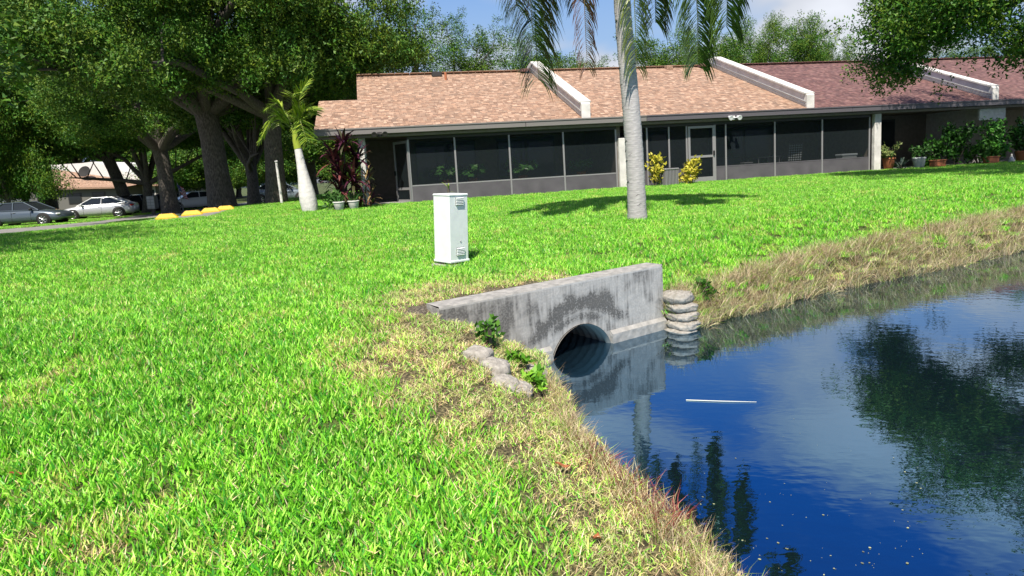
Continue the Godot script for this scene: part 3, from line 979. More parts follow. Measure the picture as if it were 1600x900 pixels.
func make_patio_things() -> void:
	make_fern(2.2, 0.62, 1.09, 0.75, "potted fern behind the screen near the open door")
	make_fern(3.05, 0.62, 1.09, 0.72, "potted fern beside the first screen post from the open door")
	make_fern(4.75, 0.68, 1.09, 0.85, "large arching potted fern in the middle of the screened patio")
	make_fern(6.9, 0.95, 1.09, 0.7, "dim small potted fern near the white column inside the patio")
	# chair and table in the second patio
	var h := thing("patio_chair", "metal patio chair with pale patterned back inside the second patio", "chair", house(14.95, 1.09, 0.75), deg_to_rad(HOUSE_TURN) + 3.0)
	var mb := MB.new(); mb.cbox(Vector3(0, 0.45, 0), Vector3(0.5, 0.06, 0.5), 0.02); part(h, "seat", mb, M.pot_white)
	mb = MB.new()
	for i in 6:
		for j in 7:
			mb.box(Vector3(-0.21 + i * 0.085, 0.56 + j * 0.085, -0.25 - j * 0.012), Vector3(0.05, 0.05, 0.012), Basis(Vector3.BACK, 0.78))
	part(h, "backrest", mb, M.pot_white)
	for s: int in [-1, 1]:
		for z in [-0.22, 0.22]:
			mb = MB.new(); mb.tube([Vector3(s * 0.23, 0.0, z), Vector3(s * 0.23, 0.44, z)], [0.014, 0.014], 8, Color.WHITE, true); part(h, "leg", mb, M.alu)
		mb = MB.new(); mb.tube([Vector3(s * 0.26, 0.45, 0.2), Vector3(s * 0.27, 0.62, 0.22), Vector3(s * 0.27, 0.68, 0.05), Vector3(s * 0.26, 0.66, -0.26), Vector3(s * 0.25, 1.15, -0.34)], [0.014, 0.014, 0.014, 0.014, 0.014], 8, Color.WHITE, true); part(h, "arm", mb, M.alu)
	h = thing("patio_table", "dark patio table beside the metal chair inside the second patio", "table", house(13.9, 1.09, 0.9), deg_to_rad(HOUSE_TURN))
	mb = MB.new(); mb.cbox(Vector3(0, 0.72, 0), Vector3(0.95, 0.03, 0.8), 0.01); part(h, "table_top", mb, M.alu)
	for s in [[-1, -1], [-1, 1], [1, -1], [1, 1]]:
		mb = MB.new(); mb.tube([Vector3(s[0] * 0.42, 0, s[1] * 0.34), Vector3(s[0] * 0.42, 0.71, s[1] * 0.34)], [0.02, 0.02], 8, Color.WHITE, true); part(h, "leg", mb, M.alu)
	h = thing("outdoor_sofa", "low dark outdoor sofa behind the screen next to the closed door", "sofa", house(12.6, 1.09, 1.0), deg_to_rad(HOUSE_TURN))
	mb = MB.new(); mb.cbox(Vector3(0, 0.28, 0), Vector3(1.3, 0.3, 0.7), 0.06); part(h, "seat", mb, M.kick)
	mb = MB.new(); mb.cbox(Vector3(0, 0.55, -0.3), Vector3(1.3, 0.5, 0.16), 0.06); part(h, "backrest", mb, M.kick)
	for s: int in [-1, 1]:
		mb = MB.new(); mb.cbox(Vector3(s * 0.6, 0.42, 0.05), Vector3(0.14, 0.3, 0.6), 0.05); part(h, "arm", mb, M.kick)
	h = thing("stool", "small pale stool in front of the dark patio sofa", "stool", house(12.9, 1.09, 0.4), deg_to_rad(HOUSE_TURN))
	mb = MB.new(); mb.cbox(Vector3(0, 0.55, 0), Vector3(0.34, 0.05, 0.3), 0.015); part(h, "seat", mb, M.alu)
	for s in [[-1, -1], [-1, 1], [1, -1], [1, 1]]:
		mb = MB.new(); mb.tube([Vector3(s[0] * 0.14, 0, s[1] * 0.12), Vector3(s[0] * 0.12, 0.53, s[1] * 0.1)], [0.014, 0.014], 8, Color.WHITE, true); part(h, "leg", mb, M.alu)
	h = thing("storage_bin", "white and blue storage bin behind the end patio screen", "storage bin", house(16.95, 1.09, 0.35), deg_to_rad(HOUSE_TURN))
	mb = MB.new(); mb.cbox(Vector3(0, 0.29, 0), Vector3(0.62, 0.58, 0.36), 0.02); part(h, "bin", mb, M.pot_white)
	mb = MB.new(); mb.cbox(Vector3(0, 0.62, 0), Vector3(0.66, 0.08, 0.4), 0.02); part(h, "lid", mb, mat(0.5, 0.56, 0.6, 0.5))
	# air conditioner outside
	h = thing("air_conditioner", "grey finned air conditioner between two yellow shrubs by the house", "air conditioner", house(9.33, 0.98, -0.62), deg_to_rad(HOUSE_TURN) + 0.25)
	mb = MB.new(); mb.cbox(Vector3(0, 0.03, 0), Vector3(0.7, 0.06, 0.7), 0.01); part(h, "pad", mb, M.concrete)
	mb = MB.new(); mb.cbox(Vector3(0, 0.34, 0), Vector3(0.52, 0.54, 0.52), 0.02); part(h, "coil", mb, M.black)
	for f in 4:
		for k in 9:
			var b := Basis(Vector3.UP, f * PI / 2)
			mb = MB.new(); mb.box(b * Vector3(-0.24 + k * 0.06, 0.34, 0.268), Vector3(0.034, 0.54, 0.012), b); part(h, "fin", mb, M.alu)
	mb = MB.new(); mb.cbox(Vector3(0, 0.635, 0), Vector3(0.58, 0.05, 0.58), 0.015); var cap := part(h, "top", mb, M.alu)
	mb = MB.new(); mb.tube([Vector3(0, 0.655, 0), Vector3(0, 0.675, 0)], [0.22, 0.2], 20, Color.WHITE, true); part(cap, "fan_grille", mb, M.bronze)

func car(label: String, at: Vector3, turn: float, paint: Array, group: String, high := 1.0, detail := true) -> void:
	var h := thing("parked_car", label, "car", at, turn, group)
	var pm := mat(paint[0], paint[1], paint[2], 0.28, paint[3])
	pm.clearcoat_enabled = true; pm.clearcoat = 0.8; pm.clearcoat_roughness = 0.05
	# stations along the car: x, sill, bumper-line, belt height, top of bonnet/boot, half width
	var st := [[-2.28, 0.42, 0.55, 0.72, 0.80, 0.62], [-2.22, 0.30, 0.52, 0.82, 0.93, 0.76], [-1.95, 0.24, 0.52, 0.88, 1.00, 0.84], [-1.3, 0.22, 0.52, 0.90, 1.01, 0.88], [-0.4, 0.20, 0.52, 0.89, 0.97, 0.89], [0.6, 0.20, 0.52, 0.87, 0.95, 0.89], [1.1, 0.20, 0.52, 0.84, 0.93, 0.885], [1.6, 0.22, 0.50, 0.77, 0.85, 0.87], [2.0, 0.24, 0.46, 0.68, 0.76, 0.82], [2.2, 0.28, 0.44, 0.60, 0.67, 0.72], [2.29, 0.36, 0.44, 0.54, 0.58, 0.58]]
	var mb := MB.new()
	var ring := 12
	for s in st:
		var pr := [Vector2(0, s[1]), Vector2(s[5] * 0.9, s[1]), Vector2(s[5] * 0.99, s[2] * 0.75), Vector2(s[5], s[2]), Vector2(s[5] * 0.985, (s[2] + s[3]) / 2), Vector2(s[5] * 0.94, s[3]), Vector2(s[5] * 0.78, s[4] - 0.02), Vector2(0, s[4])]
		var full := []
		for p in pr: full.append(p)
		for k in range(pr.size() - 2, 0, -1): full.append(Vector2(-pr[k].x, pr[k].y))
		ring = full.size()
		for p in full: mb.vert(Vector3(s[0], p.y * high, p.x), Vector3.UP)
	for k in st.size() - 1:
		for s in ring:
			var a := k * ring + s
			var b := k * ring + (s + 1) % ring
			mb.tri_i(a, b, b + ring); mb.tri_i(a, b + ring, a + ring)
	for e in [0, st.size() - 1]:
		for s in range(1, ring - 1):
			if e == 0: mb.tri_i(0, s + 1, s)
			else: mb.tri_i(e * ring, e * ring + s, e * ring + s + 1)
	var stool := SurfaceTool.new()
	stool.create_from_arrays(mb.mesh().surface_get_arrays(0))
	stool.generate_normals()
	part(h, "body", stool.commit(), pm)
	# glasshouse: dark glass with painted roof and pillars
	var low := [Vector2(-1.78, 0.99), Vector2(1.12, 0.92)]
	var up := [Vector2(-0.95, 1.40), Vector2(0.22, 1.42)]
	var g := func(p: Vector2, z: float): return Vector3(p.x, p.y * high, z)
	mb = MB.new()
	for s: int in [-1, 1]:
		var q := [g.call(low[0], 0.70 * s), g.call(low[1], 0.76 * s), g.call(up[1], 0.56 * s), g.call(up[0], 0.56 * s)]
		if s > 0: mb.quad(q[0], q[1], q[2], q[3])
		else: mb.quad(q[3], q[2], q[1], q[0])
	part(h, "side_glass", mb, M.glass)
	mb = MB.new(); mb.quad(g.call(low[1], 0.76), g.call(low[1], -0.76), g.call(up[1], -0.56), g.call(up[1], 0.56)); part(h, "windshield", mb, M.glass)
	mb = MB.new(); mb.quad(g.call(low[0], -0.70), g.call(low[0], 0.70), g.call(up[0], 0.56), g.call(up[0], -0.56)); part(h, "rear_window", mb, M.glass)
	mb = MB.new()
	for i in 8:
		for j in 6:
			var f := func(ii, jj):
				var x := lerpf(-1.0, 0.27, ii / 8.0)
				var z := lerpf(-0.575, 0.575, jj / 6.0)
				return Vector3(x, (1.405 + 0.05 * (1 - pow((x + 0.35) / 0.7, 2)) * (1 - pow(z / 0.6, 2)) + 0.01) * high, z)
			mb.quad(f.call(i, j + 1), f.call(i + 1, j + 1), f.call(i + 1, j), f.call(i, j))
	part(h, "roof", mb, pm)
	for s: int in [-1, 1]:
		for q in [[low[1], up[1], 0.76, 0.56, 0.03], [low[0], up[0], 0.70, 0.56, 0.07], [Vector2(-0.32, 0.95), Vector2(-0.36, 1.42), 0.745, 0.57, 0.035], [up[0], up[1], 0.57, 0.57, 0.03], [low[0], low[1], 0.73, 0.78, 0.025]]:
			mb = MB.new(); mb.tube([g.call(q[0], q[2] * s), g.call((q[0] + q[1]) / 2, (q[2] + q[3]) / 2 * s), g.call(q[1], q[3] * s)], [q[4], q[4], q[4]], 6); part(h, "pillar", mb, pm)
		mb = MB.new(); mb.cbox(Vector3(0.78, 0.99 * high, 0.93 * s), Vector3(0.14, 0.11, 0.18), 0.03); part(h, "mirror", mb, pm if paint[0] > 0.3 else M.black)
		if detail:
			for x in [0.05, -0.95]:
				mb = MB.new(); mb.cbox(Vector3(x - 0.25, 0.83 * high, 0.885 * s), Vector3(0.17, 0.025, 0.03), 0.008); part(h, "door_handle", mb, M.rim)
			for x in [0.72, -0.34, -1.2]:
				mb = MB.new(); mb.box(Vector3(x, 0.58 * high, 0.883 * s), Vector3(0.012, 0.55, 0.012)); part(h, "door_gap", mb, M.black)
		mb = MB.new(); mb.cbox(Vector3(2.08, 0.63 * high, 0.66 * s), Vector3(0.26, 0.10, 0.22), 0.03, Basis(Vector3.UP, -0.5 * s)); part(h, "headlight", mb, M.lamp_white)
		mb = MB.new(); mb.cbox(Vector3(-2.13, 0.80 * high, 0.68 * s), Vector3(0.24, 0.13, 0.24), 0.03, Basis(Vector3.UP, 0.45 * s)); part(h, "tail_light", mb, M.lamp_red)
		for x in [1.38, -1.36]:
			var xf := Transform3D(Basis(Vector3.RIGHT, PI / 2), Vector3(x, 0.33, 0.79 * s))
			mb = MB.new(); mb.lathe([Vector2(0, -0.105), Vector2(0.39, -0.105), Vector2(0.40, 0.0), Vector2(0.39, 0.105), Vector2(0, 0.105)], 28, xf); part(h, "wheel_arch", mb, M.black)
			mb = MB.new(); mb.lathe([Vector2(0.2, -0.10), Vector2(0.31, -0.11), Vector2(0.335, -0.08), Vector2(0.335, 0.08), Vector2(0.31, 0.125), Vector2(0.22, 0.13), Vector2(0.2, 0.10)], 28, Transform3D(Basis(Vector3.RIGHT, PI / 2 if s > 0 else -PI / 2), Vector3(x, 0.33, 0.80 * s)))
			var wheel := part(h, "wheel", mb, M.tyre)
			mb = MB.new()
			for k in 7:
				var a := TAU * k / 7
				mb.tube([Vector3(x, 0.33, 0.918 * s), Vector3(x + cos(a) * 0.215, 0.33 + sin(a) * 0.215, 0.915 * s)], [0.03, 0.022], 5)
			mb.lathe([Vector2(0.20, 0.10), Vector2(0.225, 0.125), Vector2(0.205, 0.128), Vector2(0.195, 0.10)], 24, Transform3D(Basis(Vector3.RIGHT, PI / 2 if s > 0 else -PI / 2), Vector3(x, 0.33, 0.80 * s)))
			part(wheel, "rim", mb, M.rim)

func make_cars() -> void:
	var g := "cars parked under the oaks"
	var put := func(px, py, dist):
		var p := at_depth(px, py, dist)
		p.y = lawn(p.x, p.z)
		return p
	car("dark slate grey sedan parked on the grass verge with its nose toward the silver car", put.call(46, 351, 38.0), 0.06, [0.10, 0.13, 0.16, 0.5], g, 0.97)
	car("silver sedan with its red tail light against an oak trunk", put.call(158, 341, 44.0), PI + 0.28, [0.50, 0.52, 0.55, 0.4], g, 0.98)
	car("dark car half hidden between the leaning oak trunks", put.call(222, 333, 50.0), 1.1, [0.03, 0.035, 0.04, 0.2], g, 1.0, false)
	car("dark blue car parked beside the white car under the oaks", put.call(272, 330, 54.0), 0.5, [0.04, 0.06, 0.09, 0.3], g, 1.0, false)
	car("white car parked beside the thick oak trunk", put.call(303, 329, 52.0), PI + 0.75, [0.75, 0.76, 0.78, 0.0], g, 1.0, false)
	car("pale blue car showing behind the thick oak trunk", put.call(326, 324, 58.0), 0.4, [0.2, 0.27, 0.33, 0.3], g, 1.0, false)
	car("grey blue car parked behind the swollen palm trunk", put.call(440, 314, 48.0), 0.3, [0.22, 0.27, 0.32, 0.3], g, 1.05, false)

func make_left_houses() -> void:
	var specs := [
		["white gabled townhouse with a satellite dish and orange brown roof", 92.0, 196.0, 82.0, true],
		["white townhouse with stepped parapet seen between oak trunks", 200.0, 268.0, 86.0, false],
	]
	for q in specs:
		var d: float = q[3]
		var a := at_depth(q[1], 262, d)
		var b := at_depth(q[2], 285, d)
		var base := lawn(a.x, a.z) - 0.1
		var w := b.x - a.x
		var h := thing("white_townhouse", q[0], "building", Vector3(a.x, base, a.z), 0.0, "white townhouses across the road")
		var mb := MB.new()
		var th: float = a.y - base + 0.4
		# tall white fin wall sloping down to the right
		var out := [Vector2(-1.0, 0), Vector2(-1.0, th), Vector2(w * 0.35, th), Vector2(w * 0.55, th + 0.1), Vector2(w * 1.45, th * 0.52), Vector2(w * 1.45, 0)]
		for s in [0.0, -9.0]:
			for e in range(1, out.size() - 1):
				var p0 := Vector3(out[0].x, out[0].y, s)
				var p1 := Vector3(out[e].x, out[e].y, s)
				var p2 := Vector3(out[e + 1].x, out[e + 1].y, s)
				if s == 0.0: mb.tri(p0, p2, p1)
				else: mb.tri(p0, p1, p2)
		for e in out.size() - 1:
			mb.quad(Vector3(out[e].x, out[e].y, 0), Vector3(out[e + 1].x, out[e + 1].y, 0), Vector3(out[e + 1].x, out[e + 1].y, -9), Vector3(out[e].x, out[e].y, -9))
		part(h, "wall", mb, M.stucco)
		mb = MB.new(); mb.box(Vector3(w * 0.55, 1.3, 2.0), Vector3(w * 1.4, 2.6, 3.9)); var fw := part(h, "porch_wall", mb, mat(0.13, 0.13, 0.12, 0.9))
		for k in 3:
			mb = MB.new(); mb.box(Vector3(w * (0.15 + 0.36 * k), 1.45, 3.96), Vector3(w * 0.2, 1.3, 0.06)); var win := part(h, "window", mb, M.bronze)
			mb = MB.new(); mb.box(Vector3(w * (0.15 + 0.36 * k), 1.45, 4.0), Vector3(w * 0.17, 1.1, 0.03)); part(win, "pane", mb, M.glass)
		mb = MB.new()
		var e0 := Vector3(-w * 0.1, 3.0, 4.6)
		var e1 := Vector3(w * 1.35, 2.55, 4.6)
		var t0 := Vector3(-w * 0.1, th - 0.5, 0.05)
		var t1 := Vector3(w * 1.35, 2.9, 0.05)
		mb.quad(e0, e1, t1, t0, Color.WHITE, Vector2.ZERO, Vector2(3, 1.2))
		mb.quad(e0 + Vector3(0, -0.2, 0), e1 + Vector3(0, -0.2, 0), e1, e0)
		part(h, "roof", mb, M.roof_tan)
		if q[4]:
			mb = MB.new(); mb.tube([Vector3(w * 0.5, th * 0.6, 1.2), Vector3(w * 0.5, th * 0.76, 1.2)], [0.05, 0.05], 6)
			var dish := part(h, "dish_mast", mb, M.bronze)
			mb = MB.new(); mb.lathe([Vector2(0.0, 0.0), Vector2(0.35, 0.03), Vector2(0.7, 0.14), Vector2(0.72, 0.16), Vector2(0.35, 0.06), Vector2(0, 0.04)], 22, Transform3D(Basis(Vector3.RIGHT, 1.15) , Vector3(w * 0.5, th * 0.80, 1.3))); part(dish, "satellite_dish", mb, M.tyre)
	# carport edge at the left border
	var p := at_depth(6, 340, 46.0)
	var h := thing("carport", "flat white carport roof on two posts at the edge of the oaks", "carport", Vector3(p.x, lawn(p.x, p.z), p.z))
	var mb := MB.new(); mb.cbox(Vector3(-2.2, 2.55, 0), Vector3(5.8, 0.22, 5.0), 0.03); part(h, "roof", mb, M.stucco)
	for x in [0.15, 0.42]:
		mb = MB.new(); mb.box(Vector3(x, 1.2, 2.3), Vector3(0.1, 2.5, 0.1)); part(h, "post", mb, M.stucco)

func make_small_things() -> void:
	# flag
	var p := at_depth(280, 318, 47.0)
	p.y = lawn(p.x, p.z)
	var top := at_depth(276, 288, 47.0)
	var h := thing("flag", "small striped flag hanging from a slanted pole under the oaks", "flag", p)
	var mb := MB.new(); mb.tube([Vector3(0.25, 0, 0), top - p + Vector3(0.05, 0.1, 0)], [0.03, 0.02], 6); part(h, "pole", mb, M.alu)
	var im := Image.create(64, 104, false, Image.FORMAT_RGB8)
	for k in 13: im.fill_rect(Rect2i(0, k * 8, 64, 8), lin(0.5, 0.03, 0.05) if k % 2 == 0 else lin(0.75, 0.75, 0.75))
	im.fill_rect(Rect2i(0, 0, 28, 56), lin(0.03, 0.05, 0.2))
	for i in 5:
		for j in 9: im.fill_rect(Rect2i(2 + i * 5, 3 + j * 6, 2, 2), lin(0.75, 0.75, 0.75))
	var fm := mat(1, 1, 1, 0.8)
	fm.albedo_texture = ImageTexture.create_from_image(im)
	fm.cull_mode = BaseMaterial3D.CULL_DISABLED
	mb = MB.new()
	var o := top - p
	for i in 6:
		for j in 4:
			var f := func(a, b): return o + Vector3(a / 6.0 * 0.42 + b / 4.0 * 0.35, -b / 4.0 * 0.95 - a / 6.0 * 0.25, 0.06 * sin(a * 1.7 + b))
			mb.quad(f.call(i, j + 1), f.call(i + 1, j + 1), f.call(i + 1, j), f.call(i, j), Color.WHITE, Vector2(i / 6.0, (j + 1) / 4.0), Vector2((i + 1) / 6.0, j / 4.0))
	part(h, "cloth", mb, fm)
	# utility box between the trunks
	p = at_depth(240, 330, 44.0); p.y = lawn(p.x, p.z)
	h = thing("mailbox_unit", "grey cluster mailbox on a post between the leaning oaks", "mailbox", p)
	mb = MB.new(); mb.cbox(Vector3(0, 0.85, 0), Vector3(0.55, 0.9, 0.45), 0.02); part(h, "cabinet", mb, mat(0.2, 0.21, 0.21, 0.5))
	mb = MB.new(); mb.box(Vector3(0, 0.2, 0), Vector3(0.18, 0.45, 0.18)); part(h, "post", mb, M.bronze)
	for i in 2:
		for j in 4:
			mb = MB.new(); mb.box(Vector3(-0.13 + i * 0.26, 0.55 + j * 0.2, 0.228), Vector3(0.22, 0.16, 0.012)); part(h, "door", mb, M.alu)
	# white slender post
	p = at_depth(441, 320, 27.0); p.y = lawn(p.x, p.z)
	h = thing("white_post", "slender white post standing beside the swollen palm trunk", "post", p)
	mb = MB.new(); mb.tube([Vector3(0, -0.1, 0), Vector3(-0.06, 1.75, 0)], [0.06, 0.05], 10, Color.WHITE, true); part(h, "shaft", mb, M.stucco)
	mb = MB.new(); mb.lathe([Vector2(0.05, 1.74), Vector2(0.075, 1.76), Vector2(0.07, 1.8), Vector2(0.0, 1.84)], 10, Transform3D(Basis.IDENTITY, Vector3(-0.06, 0, 0))); part(h, "cap", mb, M.stucco)
	# stick floating on the pond
	var s0 := on_level(1072, 625, 0.004)
	var s1 := on_level(1182, 628, 0.004)
	var mid := (s0 + s1) / 2
	mb = MB.new(); mb.tube([s0 - mid, Vector3(0, 0.002, 0.01), s1 - mid], [0.0045, 0.004, 0.002], 8, Color.WHITE, true)
	var st := part(self, "floating_reed", mb, mat(0.55, 0.57, 0.52, 0.7))
	st.position = mid
	tag(st, "thin pale reed floating on the blue water", "reed")
	# fallen leaves on the lawn
	var spots := [[32, 757, 0.4], [880, 745, 0.1], [932, 858, 1.2]]
	var lab := ["curled orange brown leaf lying in the green lawn", "dry red leaf on the straw coloured bank", "dry brown leaf near the reddish grass by the water"]
	for k in 3:
		var q := on_ground(spots[k][0], spots[k][1]) + Vector3(0, 0.05, 0)
		mb = MB.new()
		for i in 6:
			var w0 := 0.022 * sin(PI * i / 6.0)
			var w1 := 0.022 * sin(PI * (i + 1) / 6.0)
			var x0 := -0.04 + 0.08 * i / 6.0
			var x1 := x0 + 0.08 / 6
			var y0 := 0.015 * cos(i * 0.7)
			var y1 := 0.015 * cos((i + 1) * 0.7)
			mb.quad(Vector3(x0, y0 + 0.008, w0), Vector3(x1, y1 + 0.008, w1), Vector3(x1, y1, 0), Vector3(x0, y0, 0))
			mb.quad(Vector3(x0, y0, 0), Vector3(x1, y1, 0), Vector3(x1, y1 + 0.008, -w1), Vector3(x0, y0 + 0.008, -w0))
		var lf := part(self, "fallen_leaf", mb, mat(0.30, 0.10, 0.035, 0.8))
		lf.position = q; lf.rotation.y = spots[k][2]
		tag(lf, lab[k], "leaf")

# ---------------------------------------------------------------- plants
func make_queen_palm() -> void:
	var p := on_ground(996, 345)
	var h := thing("queen_palm", "tall grey ringed palm with drooping fronds in the middle of the lawn", "palm tree", p)
	var mb := MB.new()
	var pts := []
	var rr := []
	var k := 0
	var y := -0.05
	while y < 5.3:
		var ringed := 0.012 * absf(sin(k * 1.7)) + 0.004 * sin(k * 0.9)
		pts.append(Vector3(-0.03 * y + 0.02 * sin(y * 1.3), y, 0.01 * sin(y)))
		rr.append(lerpf(0.152, 0.125, y / 5.3) + (0.02 * exp(-y * 5.0)) + ringed * 0.5)
		y += 0.055; k += 1
	mb.tube(pts, rr, 22)
	var trunk := part(h, "trunk", mb, M.palm_bark)
	mb = MB.new()                                      # old leaf scars
	for i in 60:
		var a := rnd(0, TAU)
		var yy := rnd(0.1, 5.0)
		var c := Vector3(-0.03 * yy + 0.02 * sin(yy * 1.3), yy, 0)
		var r := lerpf(0.158, 0.131, yy / 5.3)
		var arc := []
		var rad := []
		for j in 6:
			var b := a + (j - 2.5) * 0.12
			arc.append(c + Vector3(cos(b) * r, 0.015 * sin(j * 1.1), sin(b) * r)); rad.append(0.004 + 0.004 * sin(PI * j / 5.0))
		mb.tube(arc, rad, 4)
	part(trunk, "leaf_scars", mb, mat(0.07, 0.065, 0.06, 0.95))
	var top := Vector3(-0.15, 5.25, 0)
	mb = MB.new(); mb.tube([top - Vector3(0, 0.1, 0), top + Vector3(0, 0.4, 0), top + Vector3(0, 0.9, 0)], [0.14, 0.16, 0.06], 12)
	part(h, "crownshaft", mb, mat(0.14, 0.2, 0.05, 0.6))
	var g0 := Color(0.024, 0.062, 0.012)
	var g1 := Color(0.11, 0.20, 0.035)
	# [azimuth degrees (0 = right, 90 = away), reach, tip height above the base, kind]
	var fr := [[178, 1.42, 2.45, 0], [188, 1.5, 3.0, 0], [16, 1.42, 2.6, 0], [-4, 1.7, 3.1, 0], [-62, 0.34, 2.5, 2], [165, 0.60, 2.6, 1], [60, 1.9, 3.6, 0], [100, 2.3, 4.2, 0], [140, 2.2, 4.0, 0], [85, 1.6, 6.3, 0], [10, 2.2, 6.2, 0], [170, 2.1, 6.3, 0], [130, 2.0, 5.4, 0], [45, 2.2, 5.3, 0], [0, 2.6, 4.8, 0], [185, 2.6, 5.0, 0]]
	for f in fr:
		var a := deg_to_rad(f[0])
		var d := Vector3(cos(a), 0, -sin(a))
		var s := top + Vector3(0, 0.5, 0)
		var tip: Vector3 = Vector3(top.x, f[2], 0) + d * f[1]
		var hi := maxf(6.3, f[2] + 0.7)
		var q: Array
		if f[2] < 5:
			q = [s, Vector3(top.x, hi, 0) + d * f[1] * 0.42, Vector3(top.x, lerpf(hi, f[2], 0.34), 0) + d * f[1] * 0.86, Vector3(top.x, lerpf(hi, f[2], 0.68), 0) + d * f[1] * 1.0, tip]
		else:
			q = [s, s.lerp(tip, 0.4) + Vector3(0, 0.5, 0), s.lerp(tip, 0.75) + Vector3(0, 0.4, 0), tip - Vector3(0, 0.5, 0)]
		if f[3] == 1:
			part(h, "frond", frond_mesh(q, 0.42, 0.032, 120, 0.8, Color(0.10, 0.045, 0.03), Color(0.30, 0.16, 0.10), 0.02), M.palm).set_meta("label", "dead brown frond")
		elif f[3] == 2:
			part(h, "frond", frond_mesh(q, 0.50, 0.03, 120, 0.8, Color(0.08, 0.17, 0.02), Color(0.24, 0.30, 0.05), 0.02), M.palm).set_meta("label", "yellowing frond hanging along the trunk")
		else:
			part(h, "frond", frond_mesh(q, 0.68, 0.04, 200, 0.6, g0, g1, 0.022), M.palm)

func make_bottle_palm() -> void:
	var p := down(house(-2.0, 0, -1.0))
	var h := thing("bottle_palm", "small palm with swollen pale trunk and bright fronds beside the house", "palm tree", p)
	var mb := MB.new()
	mb.lathe([Vector2(0.19, -0.1), Vector2(0.23, 0.1), Vector2(0.245, 0.35), Vector2(0.22, 0.65), Vector2(0.165, 1.0), Vector2(0.125, 1.4), Vector2(0.105, 1.75), Vector2(0.10, 1.85)], 20, Transform3D(Basis(Vector3.BACK, 0.10), Vector3.ZERO))
	part(h, "trunk", mb, M.stucco)
	var top := Vector3(-0.185, 1.83, 0)
	mb = MB.new(); mb.tube([top, top + Vector3(-0.03, 0.25, 0), top + Vector3(-0.04, 0.55, 0)], [0.11, 0.10, 0.06], 12); part(h, "crownshaft", mb, mat(0.30, 0.38, 0.04, 0.5))
	var s := top + Vector3(-0.04, 0.5, 0)
	var tips := [[Vector3(0.55, 1.35, 0.1), 0.35], [Vector3(0.15, 1.0, 0.3), 0.4], [Vector3(0.75, 0.55, 0.2), 0.3], [Vector3(-0.75, 0.62, 0.1), 0.5], [Vector3(-0.95, -0.25, 0.2), 0.6], [Vector3(0.45, -0.35, 0.4), 0.5], [Vector3(-0.6, 0.2, -0.5), 0.5], [Vector3(0.4, 0.5, -0.6), 0.4]]
	for t in tips:
		var tip: Vector3 = t[0]
		var m: Vector3 = tip * 0.5 + Vector3(0, t[1], 0)
		part(h, "frond", frond_mesh([s, s + m * 0.6, s + m, s + tip], 0.42, 0.03, 42, 0.12, Color(0.09, 0.20, 0.02), Color(0.32, 0.42, 0.04), 0.018, 0.2), M.palm)

func strap_plant(called: String, label: String, p: Vector3, stems: Array, leaf_len: float, leaf_w: float, cols: Array, per := 26, spread := 1.0) -> void:
	var h := thing(called, label, "plant", p)
	for s in stems:
		var mb := MB.new()
		mb.tube([Vector3(s[0] * 0.3, -0.05, s[2] * 0.3), Vector3(s[0], s[1], s[2])], [0.03, 0.02], 6); part(h, "stem", mb, M.twig)
		mb = MB.new()
		for k in per:
			var a := rnd(0, TAU)
			var el := rnd(-0.35, 1.35)
			var d := Vector3(cos(a) * cos(el) * spread, sin(el), sin(a) * cos(el) * spread).normalized()
			var w := d.cross(Vector3.UP).normalized() * leaf_w / 2
			var q := Vector3(s[0], s[1] - rnd(0, 0.35), s[2])
			var l := leaf_len * rnd(0.7, 1.15)
			var col: Color = cols[rng.randi() % cols.size()]
			var pl := q - w * 0.4
			var pr := q + w * 0.4
			for g in 4:
				d = (d + Vector3.DOWN * 0.13 * g).normalized()
				q += d * l / 4
				var ww: float = [0.95, 1.0, 0.7, 0.05][g]
				mb.quad(pl, pr, q + w * ww, q - w * ww, col)
				pl = q - w * ww; pr = q + w * ww
		part(h, "leaves", mb, M.leaf)

func shrub(called: String, label: String, p: Vector3, size: Vector3, count: int, leaf: float, c0: Color, c1: Color, group := "", pot := 0) -> Node3D:
	var h := thing(called, label, "plant", p, rnd(0, TAU), group)
	var lift := 0.0
	if pot > 0:
		lift = 0.36
		var mp := MB.new(); mp.lathe([Vector2(0, 0), Vector2(0.15, 0), Vector2(0.21, 0.36), Vector2(0.23, 0.37), Vector2(0.225, 0.42), Vector2(0.195, 0.42), Vector2(0.18, 0.36), Vector2(0, 0.35)], 18); part(h, "pot", mp, M.terracotta if pot == 1 else M.pot_white)
	var mb := MB.new()
	for k in 6:
		var a := rnd(0, TAU)
		mb.tube([Vector3(0, lift - 0.05, 0), Vector3(cos(a) * size.x * 0.2, lift + size.y * 0.35, sin(a) * size.z * 0.2), Vector3(cos(a) * size.x * 0.4, lift + size.y * 0.75, sin(a) * size.z * 0.4)], [0.018, 0.012, 0.006], 5)
	part(h, "stem", mb, M.twig)
	mb = MB.new()
	var clumps := []
	for k in 16: clumps.append(Vector3(rng.randfn() * 0.5, rnd(0.2, 1.0), rng.randfn() * 0.5).clamp(Vector3(-1, 0, -1), Vector3.ONE) * Vector3(size.x / 2, size.y * 0.9, size.z / 2))
	for k in count:
		var c: Vector3 = clumps[rng.randi() % 16] + rdir() * rnd(0.02, 0.24) * (size.x + size.y) * 0.5
		c.y = maxf(c.y, 0.04) + lift
		var d := (rdir() + Vector3.UP * 0.5).normalized()
		var w := d.cross(rdir()).normalized() * leaf * rnd(0.22, 0.3)
		var l := d * leaf * rnd(0.8, 1.2)
		var col := c0.lerp(c1, rng.randf())
		col.a = 1
		mb.quad(c, c + l * 0.45 + w, c + l, c + l * 0.45 - w, col)
	part(h, "foliage", mb, M.leaf)
	return h

